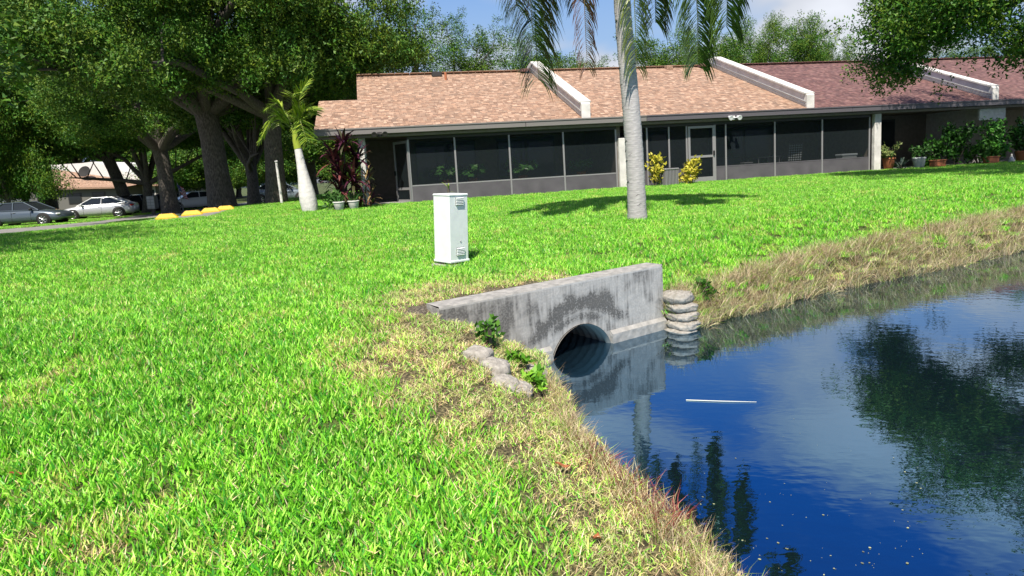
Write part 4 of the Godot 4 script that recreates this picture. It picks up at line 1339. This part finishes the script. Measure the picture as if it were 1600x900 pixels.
func make_garden() -> void:
	var purple := [Color(0.05, 0.008, 0.025), Color(0.03, 0.006, 0.02), Color(0.09, 0.02, 0.04), Color(0.16, 0.05, 0.05), Color(0.05, 0.05, 0.02)]
	strap_plant("ti_plant", "tall purple leaved cordyline growing by the house corner", down(house(-0.98, 0, -0.9)), [[-0.25, 1.6, 0.0], [0.1, 2.0, 0.1], [0.4, 1.5, -0.1], [0.0, 1.2, 0.3], [0.3, 1.0, 0.2], [-0.1, 0.75, 0.2]], 0.7, 0.085, purple, 46)
	strap_plant("ti_plant", "short bronze leaved cordyline in front of the purple one", down(house(-0.55, 0, -1.15)), [[-0.1, 0.7, 0.0], [0.25, 1.0, 0.1], [0.35, 0.45, 0.2], [0.0, 0.35, 0.1]], 0.45, 0.055, [Color(0.10, 0.05, 0.03), Color(0.22, 0.16, 0.07), Color(0.05, 0.07, 0.02), Color(0.07, 0.02, 0.03)], 30)
	shrub("flowering_shrub", "low green shrub with white pots under the cordylines", down(house(-1.25, 0, -1.3)), Vector3(0.7, 0.5, 0.5), 260, 0.13, Color(0.03, 0.10, 0.02), Color(0.10, 0.20, 0.05))
	for q in [[-1.15, "white plastic pot under the cordylines, next to the palm"], [-0.75, "white plastic pot under the cordylines, next to the dark doorway"]]:
		var h := thing("plant_pot", q[1], "pot", down(house(q[0], 0, -1.75)))
		var mb := MB.new(); mb.lathe([Vector2(0, 0), Vector2(0.11, 0), Vector2(0.15, 0.24), Vector2(0.165, 0.245), Vector2(0.165, 0.275), Vector2(0.14, 0.275), Vector2(0.12, 0.2), Vector2(0, 0.2)], 16); part(h, "pot", mb, M.stucco)
		mb = MB.new()
		for k in 24:
			var a := rnd(0, TAU)
			var d := Vector3(cos(a) * 0.5, 1, sin(a) * 0.5).normalized()
			var w := d.cross(rdir()).normalized() * 0.015
			mb.quad(Vector3(0, 0.2, 0) - w, Vector3(0, 0.2, 0) + w, d * 0.5 + w * 0.3, d * 0.5 - w * 0.3, Color(0.05, 0.14, 0.03))
		part(h, "leaves", mb, M.leaf)
	# yellow crotons either side of the palm
	var y0 := Color(0.30, 0.30, 0.02)
	var y1 := Color(0.62, 0.55, 0.08)
	var g := "yellow green shrubs along the second patio"
	shrub("croton_shrub", "yellow shrub between the air conditioner and the closed screen door", down(house(10.15, 0, -0.7)), Vector3(0.75, 0.95, 0.5), 620, 0.13, y0, y1, g)
	shrub("croton_shrub", "yellow shrub showing behind the palm trunk next to the air conditioner", down(house(8.85, 0, -0.75)), Vector3(0.4, 1.1, 0.4), 360, 0.13, y0, y1, g)
	shrub("croton_shrub", "small yellow shrub at the foot of the white column", down(house(8.1, 0, -0.75)), Vector3(0.35, 0.6, 0.35), 200, 0.12, y0, y1, g)
	# plants of the third patio
	strap_plant("agave", "dark spiky agave at the foot of the white column", down(house(18.35, 0, -0.7)), [[0, 0.2, 0]], 0.55, 0.06, [Color(0.03, 0.06, 0.05), Color(0.06, 0.09, 0.07)], 34)
	shrub("potted_shrub", "leafy plant in a large pale pot beside the agave", down(house(19.0, 0, -0.8)), Vector3(0.6, 0.5, 0.5), 240, 0.12, Color(0.02, 0.07, 0.015), Color(0.06, 0.16, 0.03), "potted plants of the third patio", 2)
	shrub("potted_shrub", "pale leaved plant in a terracotta pot behind the agave", house(18.55, 1.09, 0.1), Vector3(0.8, 0.55, 0.5), 260, 0.13, Color(0.05, 0.12, 0.03), Color(0.30, 0.34, 0.12), "potted plants of the third patio", 1)
	var k0 := Color(0.015, 0.06, 0.01)
	var k1 := Color(0.05, 0.16, 0.02)
	var defs := [[20.1, -0.6, 1.1, 1.1, "dark green shrub nearest the pale pot in the shaded patio bed", 0], [20.9, -0.5, 1.2, 1.5, "taller dark shrub with a grey stem in the patio bed", 0], [21.7, -0.7, 0.9, 0.9, "low rounded shrub between two taller ones in the patio bed", 0], [22.5, -0.5, 1.5, 1.75, "bright green broad shrub below the white beam", 0], [23.4, -0.9, 1.1, 1.0, "leafy shrub in a terracotta pot by the thin post", 1], [24.3, -0.5, 1.4, 1.6, "green shrub just beyond the thin post", 0], [25.3, -0.6, 1.4, 1.4, "dark green shrub second beyond the thin post", 0]]
	for d in defs:
		var bright := 1.7 if d[0] == 22.5 else 1.0
		shrub("patio_shrub", d[4], down(house(d[0], 0, d[1])), Vector3(d[2], d[3], 0.8), int(420 * d[2] * d[3] + 120), 0.15, k0 * bright, k1 * bright, "shrubs of the third patio", d[5])
	var h := thing("garden_bell", "small white bell shaped ornament in front of the patio shrubs", "ornament", down(house(22.7, 0, -1.1)))
	var mb := MB.new(); mb.lathe([Vector2(0.0, 0.0), Vector2(0.12, 0.0), Vector2(0.10, 0.1), Vector2(0.06, 0.2), Vector2(0.03, 0.26), Vector2(0.0, 0.27)], 14); part(h, "bell", mb, M.stucco)
	mb = MB.new(); mb.lathe([Vector2(0.03, 0.26), Vector2(0.035, 0.3), Vector2(0.0, 0.34)], 10); part(h, "knob", mb, M.stucco)
	for q in [[21.9, "terracotta trough between shrubs of the patio bed"], [19.6, "dark terracotta trough behind the pale pot"]]:
		h = thing("planter_trough", q[1], "planter", down(house(q[0], 0, -1.0)), deg_to_rad(HOUSE_TURN))
		mb = MB.new(); mb.cbox(Vector3(0, 0.13, 0), Vector3(0.5, 0.26, 0.24), 0.02); part(h, "trough", mb, M.terracotta)
		mb = MB.new(); mb.cbox(Vector3(0, 0.265, 0), Vector3(0.54, 0.04, 0.28), 0.012); part(h, "rim", mb, M.terracotta)
	# weeds on the bank by the headwall
	var w0 := Color(0.05, 0.18, 0.015)
	var w1 := Color(0.20, 0.42, 0.03)
	shrub("leafy_weed", "dark leafy weed climbing the left end of the headwall", on_ground(766, 548), Vector3(0.16, 0.26, 0.12), 120, 0.07, Color(0.03, 0.10, 0.015), Color(0.10, 0.24, 0.03))
	shrub("leafy_weed", "bright green weed above the rocks beside the pipe", on_ground(806, 575), Vector3(0.2, 0.10, 0.14), 110, 0.065, w0, w1)
	shrub("leafy_weed", "bright green weed trailing into the water below the pipe", on_ground(838, 610), Vector3(0.26, 0.13, 0.2), 170, 0.075, w0, w1)
	shrub("leafy_weed", "dark green weed on the bank beside the stacked bags", on_ground(1098, 470), Vector3(0.22, 0.24, 0.2), 160, 0.07, Color(0.02, 0.08, 0.01), Color(0.08, 0.22, 0.02))
	strap_plant("grass_tuft", "small grass tuft sprouting behind the top of the utility cabinet", on_ground(706, 400) , [[0.02, 0.98, 0]], 0.14, 0.014, [Color(0.3, 0.42, 0.05), Color(0.16, 0.3, 0.03)], 9, 0.5)

func leaf_clump(count: int, radius: float, leaf: float, sd: int) -> Dictionary:
	rng.seed = sd
	var v := PackedVector3Array()
	var n := PackedVector3Array()
	var base := PackedColorArray()
	for k in count:
		var c := rdir() * radius * pow(rng.randf(), 0.45)
		c.y *= 0.75
		var d := (rdir() + c.normalized() * 0.5).normalized()
		var w := d.cross(rdir()).normalized() * leaf * rnd(0.24, 0.34)
		var l := d * leaf * rnd(0.75, 1.2)
		var yel := rng.randf()
		var col := Color(0.034, 0.105, 0.012).lerp(Color(0.15, 0.25, 0.02), yel * yel * 0.8)
		col.a = 1
		var nn := w.cross(l).normalized()
		for p in [c - w, c + l, c + w]:
			v.append(p); n.append(nn); base.append(col)
	var tints := []
	for t in 9:
		var warm := 1.0 + 0.25 * sin(t * 2.3)
		var arr := PackedColorArray()
		for c in base: arr.append(Color(c.r * warm, c.g, c.b, 1))
		tints.append(arr)
	return {"v": v, "n": n, "tints": tints}

var clumps := []
var kinds := {}
func oak_parts(o: Dictionary) -> Array:      # trunk, branches and crown meshes of one kind of oak
	rng.seed = o.seed
	var R: float = o.r
	var fork: float = o.fork
	var tr: float = o.trunk
	var lean: Vector3 = o.get("lean", Vector3.ZERO)
	var tb := MB.new()
	var f0 := lean * fork + Vector3(0, fork, 0)
	tb.tube([Vector3(0, -0.3, 0), Vector3(0, 0.15, 0), lean * fork * 0.3 + Vector3(0, fork * 0.35, 0), lean * fork * 0.65 + Vector3(0.05, fork * 0.7, 0.03), f0], [tr * 1.55, tr * 1.25, tr, tr * 0.92, tr * 0.95], 14)
	var mb := MB.new()
	var nl: int = o.get("limbs", 7)
	var tall: float = o.h
	var per: int = o.get("per", 30)
	var cs: float = o.get("scale", 1.0)
	var floor_y: float = o.get("low", fork * 0.8)
	var subs: int = o.get("subs", 6)
	var centers := []
	for k in nl:
		var a := TAU * k / nl + rnd(-0.35, 0.35)
		var el: float = [0.25, 1.3, 0.6, 0.95, 0.1][k % 5] + rnd(-0.1, 0.1)
		var d := Vector3(cos(a) * cos(el), sin(el), sin(a) * cos(el))
		var reach := R * rnd(0.78, 1.0)
		var end := f0 + Vector3(d.x * reach, maxf(0.6, d.y * (tall - fork)), d.z * reach)
		var m1 := f0.lerp(end, 0.35) + rdir() * R * 0.08 + Vector3(0, R * 0.06, 0)
		var m2 := f0.lerp(end, 0.7) + rdir() * R * 0.10 + Vector3(0, R * 0.05, 0)
		var pts := [f0 - Vector3(0, tr * 0.5, 0), m1, m2, end]
		mb.tube(pts, [tr * 0.62, tr * 0.42, tr * 0.26, tr * 0.08], 8)
		for s in subs:
			var t := lerpf(0.3, 1.0, (s + rng.randf() * 0.6) / subs)
			var b: Vector3 = pts[1].lerp(pts[2], (t - 0.35) / 0.35) if t < 0.7 else pts[2].lerp(pts[3], (t - 0.7) / 0.3)
			var dd := (rdir() + d * 0.5 + Vector3.UP * 0.15).normalized()
			var e := b + dd * R * rnd(0.22, 0.42)
			if e.y < floor_y: e.y = floor_y + rnd(0, 1.0)
			mb.tube([b, b.lerp(e, 0.5) + rdir() * 0.2, e], [tr * 0.15, tr * 0.09, tr * 0.03], 5)
			centers.append([e, floor_y])
			if s % 3 == 0 and o.get("fill", true): centers.append([b.lerp(e, 0.55), floor_y])
	for q in o.get("extra", []):
		var e: Vector3 = q
		mb.tube([f0, f0.lerp(e, 0.5) + Vector3(0, 1.6, 0), f0.lerp(e, 0.85) + Vector3(0, 0.9, 0), e], [tr * 0.45, tr * 0.22, tr * 0.1, 0.02], 7)
		for s in 3:
			centers.append([e + Vector3(rng.randfn() * 0.2, rng.randfn() * 0.25, rng.randfn() * 0.3), -9.0])
			if s % 2 == 0: centers.append([f0.lerp(e, 0.76 + 0.08 * s) + Vector3(0, 1.0 - 0.2 * s, 0) + rdir() * 0.3, -9.0])
	var spread: float = o.get("spread", R * 0.15)
	var cl: Dictionary = clumps[o.get("clump", 0)]
	var V3 := PackedVector3Array()
	var N3 := PackedVector3Array()
	var C3 := PackedColorArray()
	for ce in centers:
		var c: Vector3 = ce[0]
		var v := rnd(0.0, 5.0)
		for k in per:
			var q: Vector3 = c + Vector3(rng.randfn() * spread, rng.randfn() * spread * 0.62, rng.randfn() * spread)
			if q.y < ce[1] - 0.4: q.y = ce[1] - 0.4 + rnd(0, 0.8)
			var b := rbasis()
			V3.append_array(Transform3D(b.scaled(Vector3.ONE * rnd(0.75, 1.3) * cs), q) * cl.v)
			N3.append_array(Transform3D(b, Vector3.ZERO) * cl.n)
			C3.append_array(cl.tints[clampi(int(v + rnd(0, 4)), 0, 8)])
	var m := ArrayMesh.new()
	var arr := []
	arr.resize(Mesh.ARRAY_MAX)
	arr[Mesh.ARRAY_VERTEX] = V3; arr[Mesh.ARRAY_NORMAL] = N3; arr[Mesh.ARRAY_COLOR] = C3
	m.add_surface_from_arrays(Mesh.PRIMITIVE_TRIANGLES, arr)
	var top_y := 0.0
	for q in range(0, V3.size(), 30): top_y = maxf(top_y, V3[q].y)
	print("crown ", o.seed, " ", V3.size() / 3, " top ", top_y)
	return [tb.mesh(), mb.mesh(), m]

func oak(label: String, p: Vector3, kind: String, turn := 0.0, size := Vector3.ONE, group := "", called := "oak_tree") -> Node3D:
	var h := thing(called, label, "tree", p, turn, group)
	h.scale = size
	part(h, "trunk", kinds[kind][0], M.bark)
	part(h, "branches", kinds[kind][1], M.bark)
	part(h, "crown", kinds[kind][2], M.leaf)
	return h

func make_trees() -> void:
	clumps = [leaf_clump(60, 0.5, 0.135, 101), leaf_clump(72, 0.75, 0.175, 102), leaf_clump(58, 0.36, 0.085, 103)]
	var ro := Vector3(17.5, 0.9, -16.0)
	var ex := []
	for q in [[1402, 112, 19.0], [1405, 72, 18.8], [1390, 30, 18.5], [1450, 20, 17.5], [1612, 75, 17.5], [1540, 5, 16.5], [1430, 0, 17.5]]:
		ex.append(at_depth(q[0], q[1], q[2]) - ro)
	kinds.grand = oak_parts({"seed": 11, "r": 7.6, "h": 13.5, "fork": 4.6, "trunk": 0.52, "lean": Vector3(-0.06, 0, 0), "limbs": 11, "subs": 6, "per": 52, "low": 5.6, "clump": 0, "spread": 0.72, "fill": false})
	kinds.leaning = oak_parts({"seed": 12, "r": 6.8, "h": 12.5, "fork": 4.2, "trunk": 0.42, "lean": Vector3(-0.28, 0, 0), "limbs": 8, "subs": 6, "per": 34, "low": 5.7, "clump": 1, "spread": 0.75, "fill": false})
	kinds.forked = oak_parts({"seed": 13, "r": 6.2, "h": 12.0, "fork": 2.4, "trunk": 0.34, "lean": Vector3(0.1, 0, 0), "limbs": 9, "subs": 6, "per": 34, "low": 5.5, "clump": 1, "spread": 0.75, "fill": false})
	kinds.bushy = oak_parts({"seed": 16, "r": 5.2, "h": 8.5, "fork": 1.6, "trunk": 0.25, "limbs": 9, "per": 26, "low": 2.2, "clump": 1})
	kinds.airy = oak_parts({"seed": 41, "r": 5.6, "h": 12.0, "fork": 3.2, "trunk": 0.34, "limbs": 8, "subs": 6, "low": 4.6, "clump": 1, "per": 17, "spread": 0.75, "scale": 0.7})
	kinds.dense = oak_parts({"seed": 43, "r": 5.2, "h": 11.6, "fork": 3.0, "trunk": 0.32, "limbs": 10, "subs": 6, "low": 3.6, "clump": 1, "per": 22, "spread": 0.8, "scale": 0.75})
	kinds.spreading = oak_parts({"seed": 60, "r": 6.6, "h": 12.0, "fork": 3.4, "trunk": 0.5, "limbs": 10, "subs": 8, "per": 20, "low": 5.2, "clump": 2, "spread": 0.45, "scale": 1.1, "extra": ex})
	var L := "oaks over the car park"
	var F := "far trees beyond the car park"
	var B := "oaks behind the townhouses"
	var put := func(px, dist):
		var p := at_depth(px, 320, dist)
		p.y = lawn(p.x, p.z)
		return p
	var p: Vector3 = put.call(348, 29.0)
	p.y = at_depth(348, 328, 29.0).y - 0.1
	oak("massive oak with a thick grey trunk standing over the wheel stops", p, "grand", 0.0, Vector3.ONE, L)
	oak("leaning oak whose trunk stands behind the silver car", put.call(203, 50.0), "leaning", 0.0, Vector3.ONE * 1.05, L)
	oak("oak with a forked trunk beside the leaning one", put.call(230, 49.0), "forked", 0.0, Vector3.ONE, L)
	oak("dark oak beside the grey mailbox", put.call(266, 44.0), "grand", 1.1, Vector3(0.95, 0.98, 0.95), L)
	oak("oak with a forked dark trunk between the thick oak and the swollen palm", put.call(398, 36.0), "forked", 1.9, Vector3(0.95, 0.9, 0.95), L)
	oak("low bushy tree with bright leaves behind the slate grey car", put.call(14, 45.0), "bushy", 0.0, Vector3(0.6, 1.05, 0.6), L, "bushy_tree")
	oak("tall oak rising behind the slate grey car", put.call(75, 52.0), "grand", 2.2, Vector3(1.15, 1.25, 1.15), L)
	oak("tall oak rising over the carport", put.call(-40, 50.0), "grand", 4.0, Vector3(1.15, 1.2, 1.15), L)
	oak("oak beyond the white townhouse with the dish", put.call(140, 118.0), "leaning", 1.2, Vector3.ONE * 1.5, F)
	oak("pale green tree in sunlight far beyond the thick oak trunk", put.call(312, 86.0), "bushy", 1.0, Vector3(1.3, 1.1, 1.3), F, "sunlit_tree")
	oak("green tree far beyond the forked oak trunk", put.call(425, 76.0), "bushy", 2.4, Vector3(1.2, 1.1, 1.2), F, "sunlit_tree")
	oak("dark tree far beyond the white townhouses", put.call(225, 122.0), "bushy", 3.4, Vector3(2.0, 1.5, 2.0), F, "far_tree")
	oak("round tree far beyond the slender white post", put.call(540, 78.0), "bushy", 5.0, Vector3(1.3, 0.9, 1.3), F, "far_tree")
	oak("round tree far beyond the pale blue car", put.call(375, 98.0), "bushy", 0.4, Vector3(1.6, 1.0, 1.6), F, "far_tree")
	oak("wide tree far beyond the carport", put.call(40, 118.0), "bushy", 1.4, Vector3(2.2, 1.2, 2.2), F, "far_tree")
	oak("dark tree far behind the swollen palm", put.call(490, 58.0), "dense", 0.7, Vector3(1.5, 1.1, 1.5), F, "far_tree")
	oak("oak whose boughs hang over the stepped end of the roof", house(-4.4, 0.9, 9.5), "grand", 3.0, Vector3(0.78, 0.9, 0.78), B)
	oak("oak standing beside the lawn outside the picture", Vector3(-15.8, 0.85, -9.2), "dense", 0.4, Vector3(1.05, 0.95, 1.05), L)
	# behind the townhouses: [column, distance, height, width, label, kind]
	var rows := [
		[650, 43, 0.88, 0.95, "oak with an arching bare limb above the stepped tan roof", "airy"],
		[738, 47, 0.86, 0.85, "airy rounded oak right of the arching limb", "airy"],
		[830, 50, 0.80, 0.9, "oak behind the first white parapet", "airy"],
		[905, 54, 0.76, 0.9, "low oak behind the dead brown frond", "dense"],
		[1040, 50, 0.82, 0.9, "dense oak just right of the palm trunk", "dense"],
		[1135, 50, 0.75, 0.85, "oak behind the second white parapet", "dense"],
		[1190, 53, 0.92, 0.55, "narrow oak between the palm and the tallest oak", "dense"],
		[1252, 54, 0.91, 0.75, "tallest dense oak over the dark red roof", "dense"],
		[1308, 57, 0.82, 0.45, "small oak beside the white cloud over the red roof", "dense"],
		[1460, 58, 0.74, 0.9, "oak behind the drooping bough over the red roof", "airy"],
		[1575, 54, 0.76, 0.9, "oak behind the last white parapet", "airy"],
		[1690, 52, 0.85, 1.1, "oak behind the far end of the townhouses", "dense"]]
	var k := 0
	for r in rows:
		var q := at_depth(r[0], 250, r[1])
		q.y = 0.9
		oak(r[4], q, r[5], 1.7 * k, Vector3(r[3], r[2], r[3]), B)
		k += 1
	oak("spreading oak at the far bank with a bough hanging over the red roof", ro, "spreading", 0.0, Vector3.ONE, B)

func blade_patch(count: int, radius: float, lo: float, hi: float, width: float, cols: Array, lean: float, sd: int) -> ArrayMesh:
	rng.seed = sd
	var mb := MB.new()
	for k in count:
		var a := rnd(0, TAU)
		var p := Vector3(cos(a), 0, sin(a)) * radius * sqrt(rng.randf())
		p.y = -0.012
		var b := rnd(0, TAU)
		var d := (Vector3(cos(b), 0, sin(b)) * rnd(0.1, lean) + Vector3.UP).normalized()
		var l := rnd(lo, hi)
		var col: Color = cols[rng.randi() % cols.size()] * rnd(0.7, 1.25)
		var w := d.cross(rdir()).normalized() * width * rnd(0.35, 0.6) * (0.6 if col.r > col.g else 1.0)
		col.a = 1
		var q1 := p + d * l * 0.55
		var d2 := (d + Vector3(cos(b), -0.35, sin(b)) * rnd(0.1, 0.9) * lean).normalized()
		var q2 := q1 + d2 * l * 0.5
		mb.quad(p - w * 0.7, p + w * 0.7, q1 + w, q1 - w, col)
		mb.tri(q1 - w, q1 + w, q2, col)
	return mb.mesh()

func make_grass() -> void:
	var g := [Color(0.12, 0.42, 0.025), Color(0.18, 0.52, 0.03), Color(0.28, 0.62, 0.06), Color(0.05, 0.27, 0.03), Color(0.42, 0.68, 0.12), Color(0.20, 0.54, 0.03)]
	var straw := [Color(0.58, 0.50, 0.28), Color(0.48, 0.40, 0.20), Color(0.66, 0.58, 0.36), Color(0.40, 0.29, 0.16)]
	var gm := g + g + g + [straw[0], straw[1]]
	var half := g + [straw[0], straw[1], straw[2], Color(0.36, 0.40, 0.10), Color(0.30, 0.36, 0.07)]
	var dry := straw + straw + [g[0], g[2], g[4], Color(0.42, 0.46, 0.14), Color(0.36, 0.42, 0.10), Color(0.30, 0.15, 0.10)]
	var red := [Color(0.30, 0.07, 0.06), Color(0.22, 0.05, 0.05), Color(0.42, 0.20, 0.12), straw[0], straw[2]]
	var fine := [blade_patch(175, 0.135, 0.04, 0.10, 0.0095, gm, 0.7, 201), blade_patch(165, 0.125, 0.035, 0.09, 0.0085, half, 0.8, 202), blade_patch(270, 0.125, 0.025, 0.075, 0.0062, dry, 1.3, 203)]
	var tall := blade_patch(60, 0.13, 0.12, 0.30, 0.006, straw + [Color(0.30, 0.22, 0.12), Color(0.16, 0.10, 0.06), Color(0.24, 0.36, 0.05), Color(0.70, 0.62, 0.44), Color(0.66, 0.56, 0.38)], 0.9, 204)
	var tall_red := blade_patch(70, 0.13, 0.06, 0.15, 0.006, red, 0.8, 205)
	var xf := [[], [], []]
	var cl := [[], [], []]
	rng.seed = 300
	var z := -1.7
	while z > -24.5:
		var t := -z
		var step := 0.145 if t < 6.0 else 0.175 if t < 12.0 else 0.21
		var x0 := -t * 0.94 - 1.0
		var x1 := t * 0.84 + 1.0
		var x := x0
		while x < x1:
			var px := x + rnd(-0.08, 0.08)
			var pz := z + rnd(-0.08, 0.08)
			x += step
			var hp := Vector3(px, 0, pz) - W0
			if hp.dot(V) > -0.12 and hp.dot(U) > -0.6: continue
			if on_road(px, pz): continue
			var w := wall_side(px, pz)
			if w.x > -0.02 and w.x < 2.9 and w.y > -0.28 and w.y < 0.06: continue
			var dr := 0.0
			if px > -4.0 and pz > -14.0:
				var b := bank(px, pz)
				if b.x < (0.03 if b.y < 0.5 else 0.07): continue
				dr = dryness(px, pz)
				if w.x > -0.3 and w.x < 2.3 and w.y < 0.0 and w.y > -0.6 and rng.randf() < smoothstep(0.6, 0.25, -w.y) * 0.85: continue
			var patch := noise.get_noise_2d(px * 12.0, pz * 12.0) * 0.5 + noise.get_noise_2d(px * 45.0 + 300, pz * 45.0) * 0.5
			dr += 0.5 * smoothstep(0.05, 0.42, patch)
			var kind := 0
			var r := rng.randf()
			if dr > 0.62 + (r - 0.5) * 0.4: kind = 2
			elif dr > 0.22 + (r - 0.5) * 0.3: kind = 1
			var y := ground(px, pz)
			var s := rnd(0.8, 1.2)
			var tilt := Basis(Vector3(rnd(-1, 1), 0, rnd(-1, 1)).normalized(), rnd(0, 0.12)) if true else Basis.IDENTITY
			xf[kind].append(Transform3D((tilt * Basis(Vector3.UP, rnd(0, TAU))).scaled(Vector3(1, s, 1)), Vector3(px, y, pz)))
			var k := 1.12 + 0.35 * patch + rnd(-0.12, 0.12)
			cl[kind].append(Color(k * (1.0 + 0.25 * maxf(patch, -0.3)), k, k, 1))
		z -= step
	# coarser tufts on the verges beyond the road
	z = -24.5
	while z > -62.0:
		var x := -z * -0.94
		while x < -7.5:
			var px := x + rnd(-0.2, 0.2)
			var pz := z + rnd(-0.2, 0.2)
			x += 0.36
			var hp := Vector3(px, 0, pz) - W0
			if on_road(px, pz) or (hp.dot(V) > -0.2 and hp.dot(U) > -0.6): continue
			var kind := 1 if rng.randf() < 0.35 else 0
			var k := rnd(0.85, 1.15)
			xf[kind].append(Transform3D(Basis(Vector3.UP, rnd(0, TAU)).scaled(Vector3(2.2, 1.1, 2.2)), Vector3(px, lawn(px, pz), pz)))
			cl[kind].append(Color(k, k, k, 1))
		z -= 0.36
	var lab := ["short bright green lawn grass", "thin yellowing lawn grass", "dry straw coloured grass along the bank"]
	for k in 3:
		var o := multi(self, ["lawn_grass", "yellowing_grass", "dry_grass"][k], fine[k], M.grass, xf[k], cl[k])
		tag(o, lab[k], "grass")
		o.set_meta("kind", "stuff")
	# taller dead grass fringing the water
	var tx := []
	var tc := []
	var rx := []
	var rc := []
	for e in [[near_edge, 0], [far_edge, 1]]:
		var line: Array = e[0]
		for k in line.size() - 1:
			var a: Vector2 = line[k]
			var b: Vector2 = line[k + 1]
			if a.y > -1.6 or a.x > 14.0: continue
			var n := int(a.distance_to(b) * (105 if e[1] == 1 else 60))
			for i in n:
				var p := a.lerp(b, rng.randf())
				var dir := (b - a).normalized()
				var out := Vector2(dir.y, -dir.x)
				if Geometry2D.is_point_in_polygon(p + out * 0.1, pond): out = -out
				var wide := 0.6 if e[1] == 1 else 0.22
				p += out * (rnd(-0.02, wide) if e[1] == 0 else -0.02 + (0.28 + 0.22 * smoothstep(2.4, 5.0, p.x)) * pow(rng.randf(), 0.8))
				var w := wall_side(p.x, p.y)
				if w.x > -0.1 and w.x < 2.95 and w.y < 0.12 and w.y > -0.6: continue
				if e[1] == 0 and p.y < -5.0: continue
				if e[1] == 1 and noise.get_noise_2d(p.x * 30.0, p.y * 30.0) + rnd(-0.25, 0.25) < -0.22: continue
				var bs := Basis(Vector3(rnd(-1, 1), 0, rnd(-1, 1)).normalized(), rnd(0, 0.5)) * Basis(Vector3.UP, rnd(0, TAU))
				var s := rnd(0.6, 1.15) * (1.0 if e[1] == 1 else 0.62)
				var q := Vector3(p.x, maxf(ground(p.x, p.y), 0.0), p.y)
				var v := rnd(0.7, 1.15)
				if e[1] == 0 and p.y > -3.75 and p.y < -2.9 and rng.randf() < 0.6:
					rx.append(Transform3D(bs.scaled(Vector3.ONE * rnd(0.7, 1.2)), q)); rc.append(Color(v, v, v))
				else:
					tx.append(Transform3D(bs.scaled(Vector3.ONE * s), q)); tc.append(Color(v, v * rnd(0.9, 1.05), v * 0.95))
	var o := multi(self, "bank_grass", tall, M.grass, tx, tc)
	tag(o, "taller dead grass hanging over the edge of the pond", "grass")
	o.set_meta("kind", "stuff")
	# flecks of algae and seed floating on the near water
	var fm := MB.new()
	for k in 7: fm.tri(Vector3.ZERO, Vector3(cos(TAU * k / 7), 0, -sin(TAU * k / 7)), Vector3(cos(TAU * (k + 1) / 7), 0, -sin(TAU * (k + 1) / 7)), Color(0.42, 0.45, 0.24))
	var fx := []
	var fc := []
	for k in 200:
		var c := on_level(rnd(1080, 1480), 640 + 260 * pow(rng.randf(), 0.6), 0.0)
		if bank(c.x, c.z).x > -0.04 or noise.get_noise_2d(c.x * 60.0, c.z * 60.0) + rnd(-0.2, 0.2) < 0.02: continue
		var r := 0.002 + 0.006 * pow(rng.randf(), 3.0)
		fx.append(Transform3D(Basis.from_scale(Vector3(r, 1, r * rnd(0.4, 1.0))).rotated(Vector3.UP, rnd(0, TAU)), Vector3(c.x, 0.003, c.z)))
		var b := rnd(0.4, 1.2)
		fc.append(Color(b, b, b))
	o = multi(self, "pond_flecks", fm.mesh(), M.grass, fx, fc)
	tag(o, "pale flecks of algae floating on the near water", "algae")
	o.set_meta("kind", "stuff")
	o = multi(self, "reddish_grass", tall_red, M.grass, rx, rc)
	tag(o, "short reddish grass at the edge of the water", "grass")
	o.set_meta("kind", "stuff")
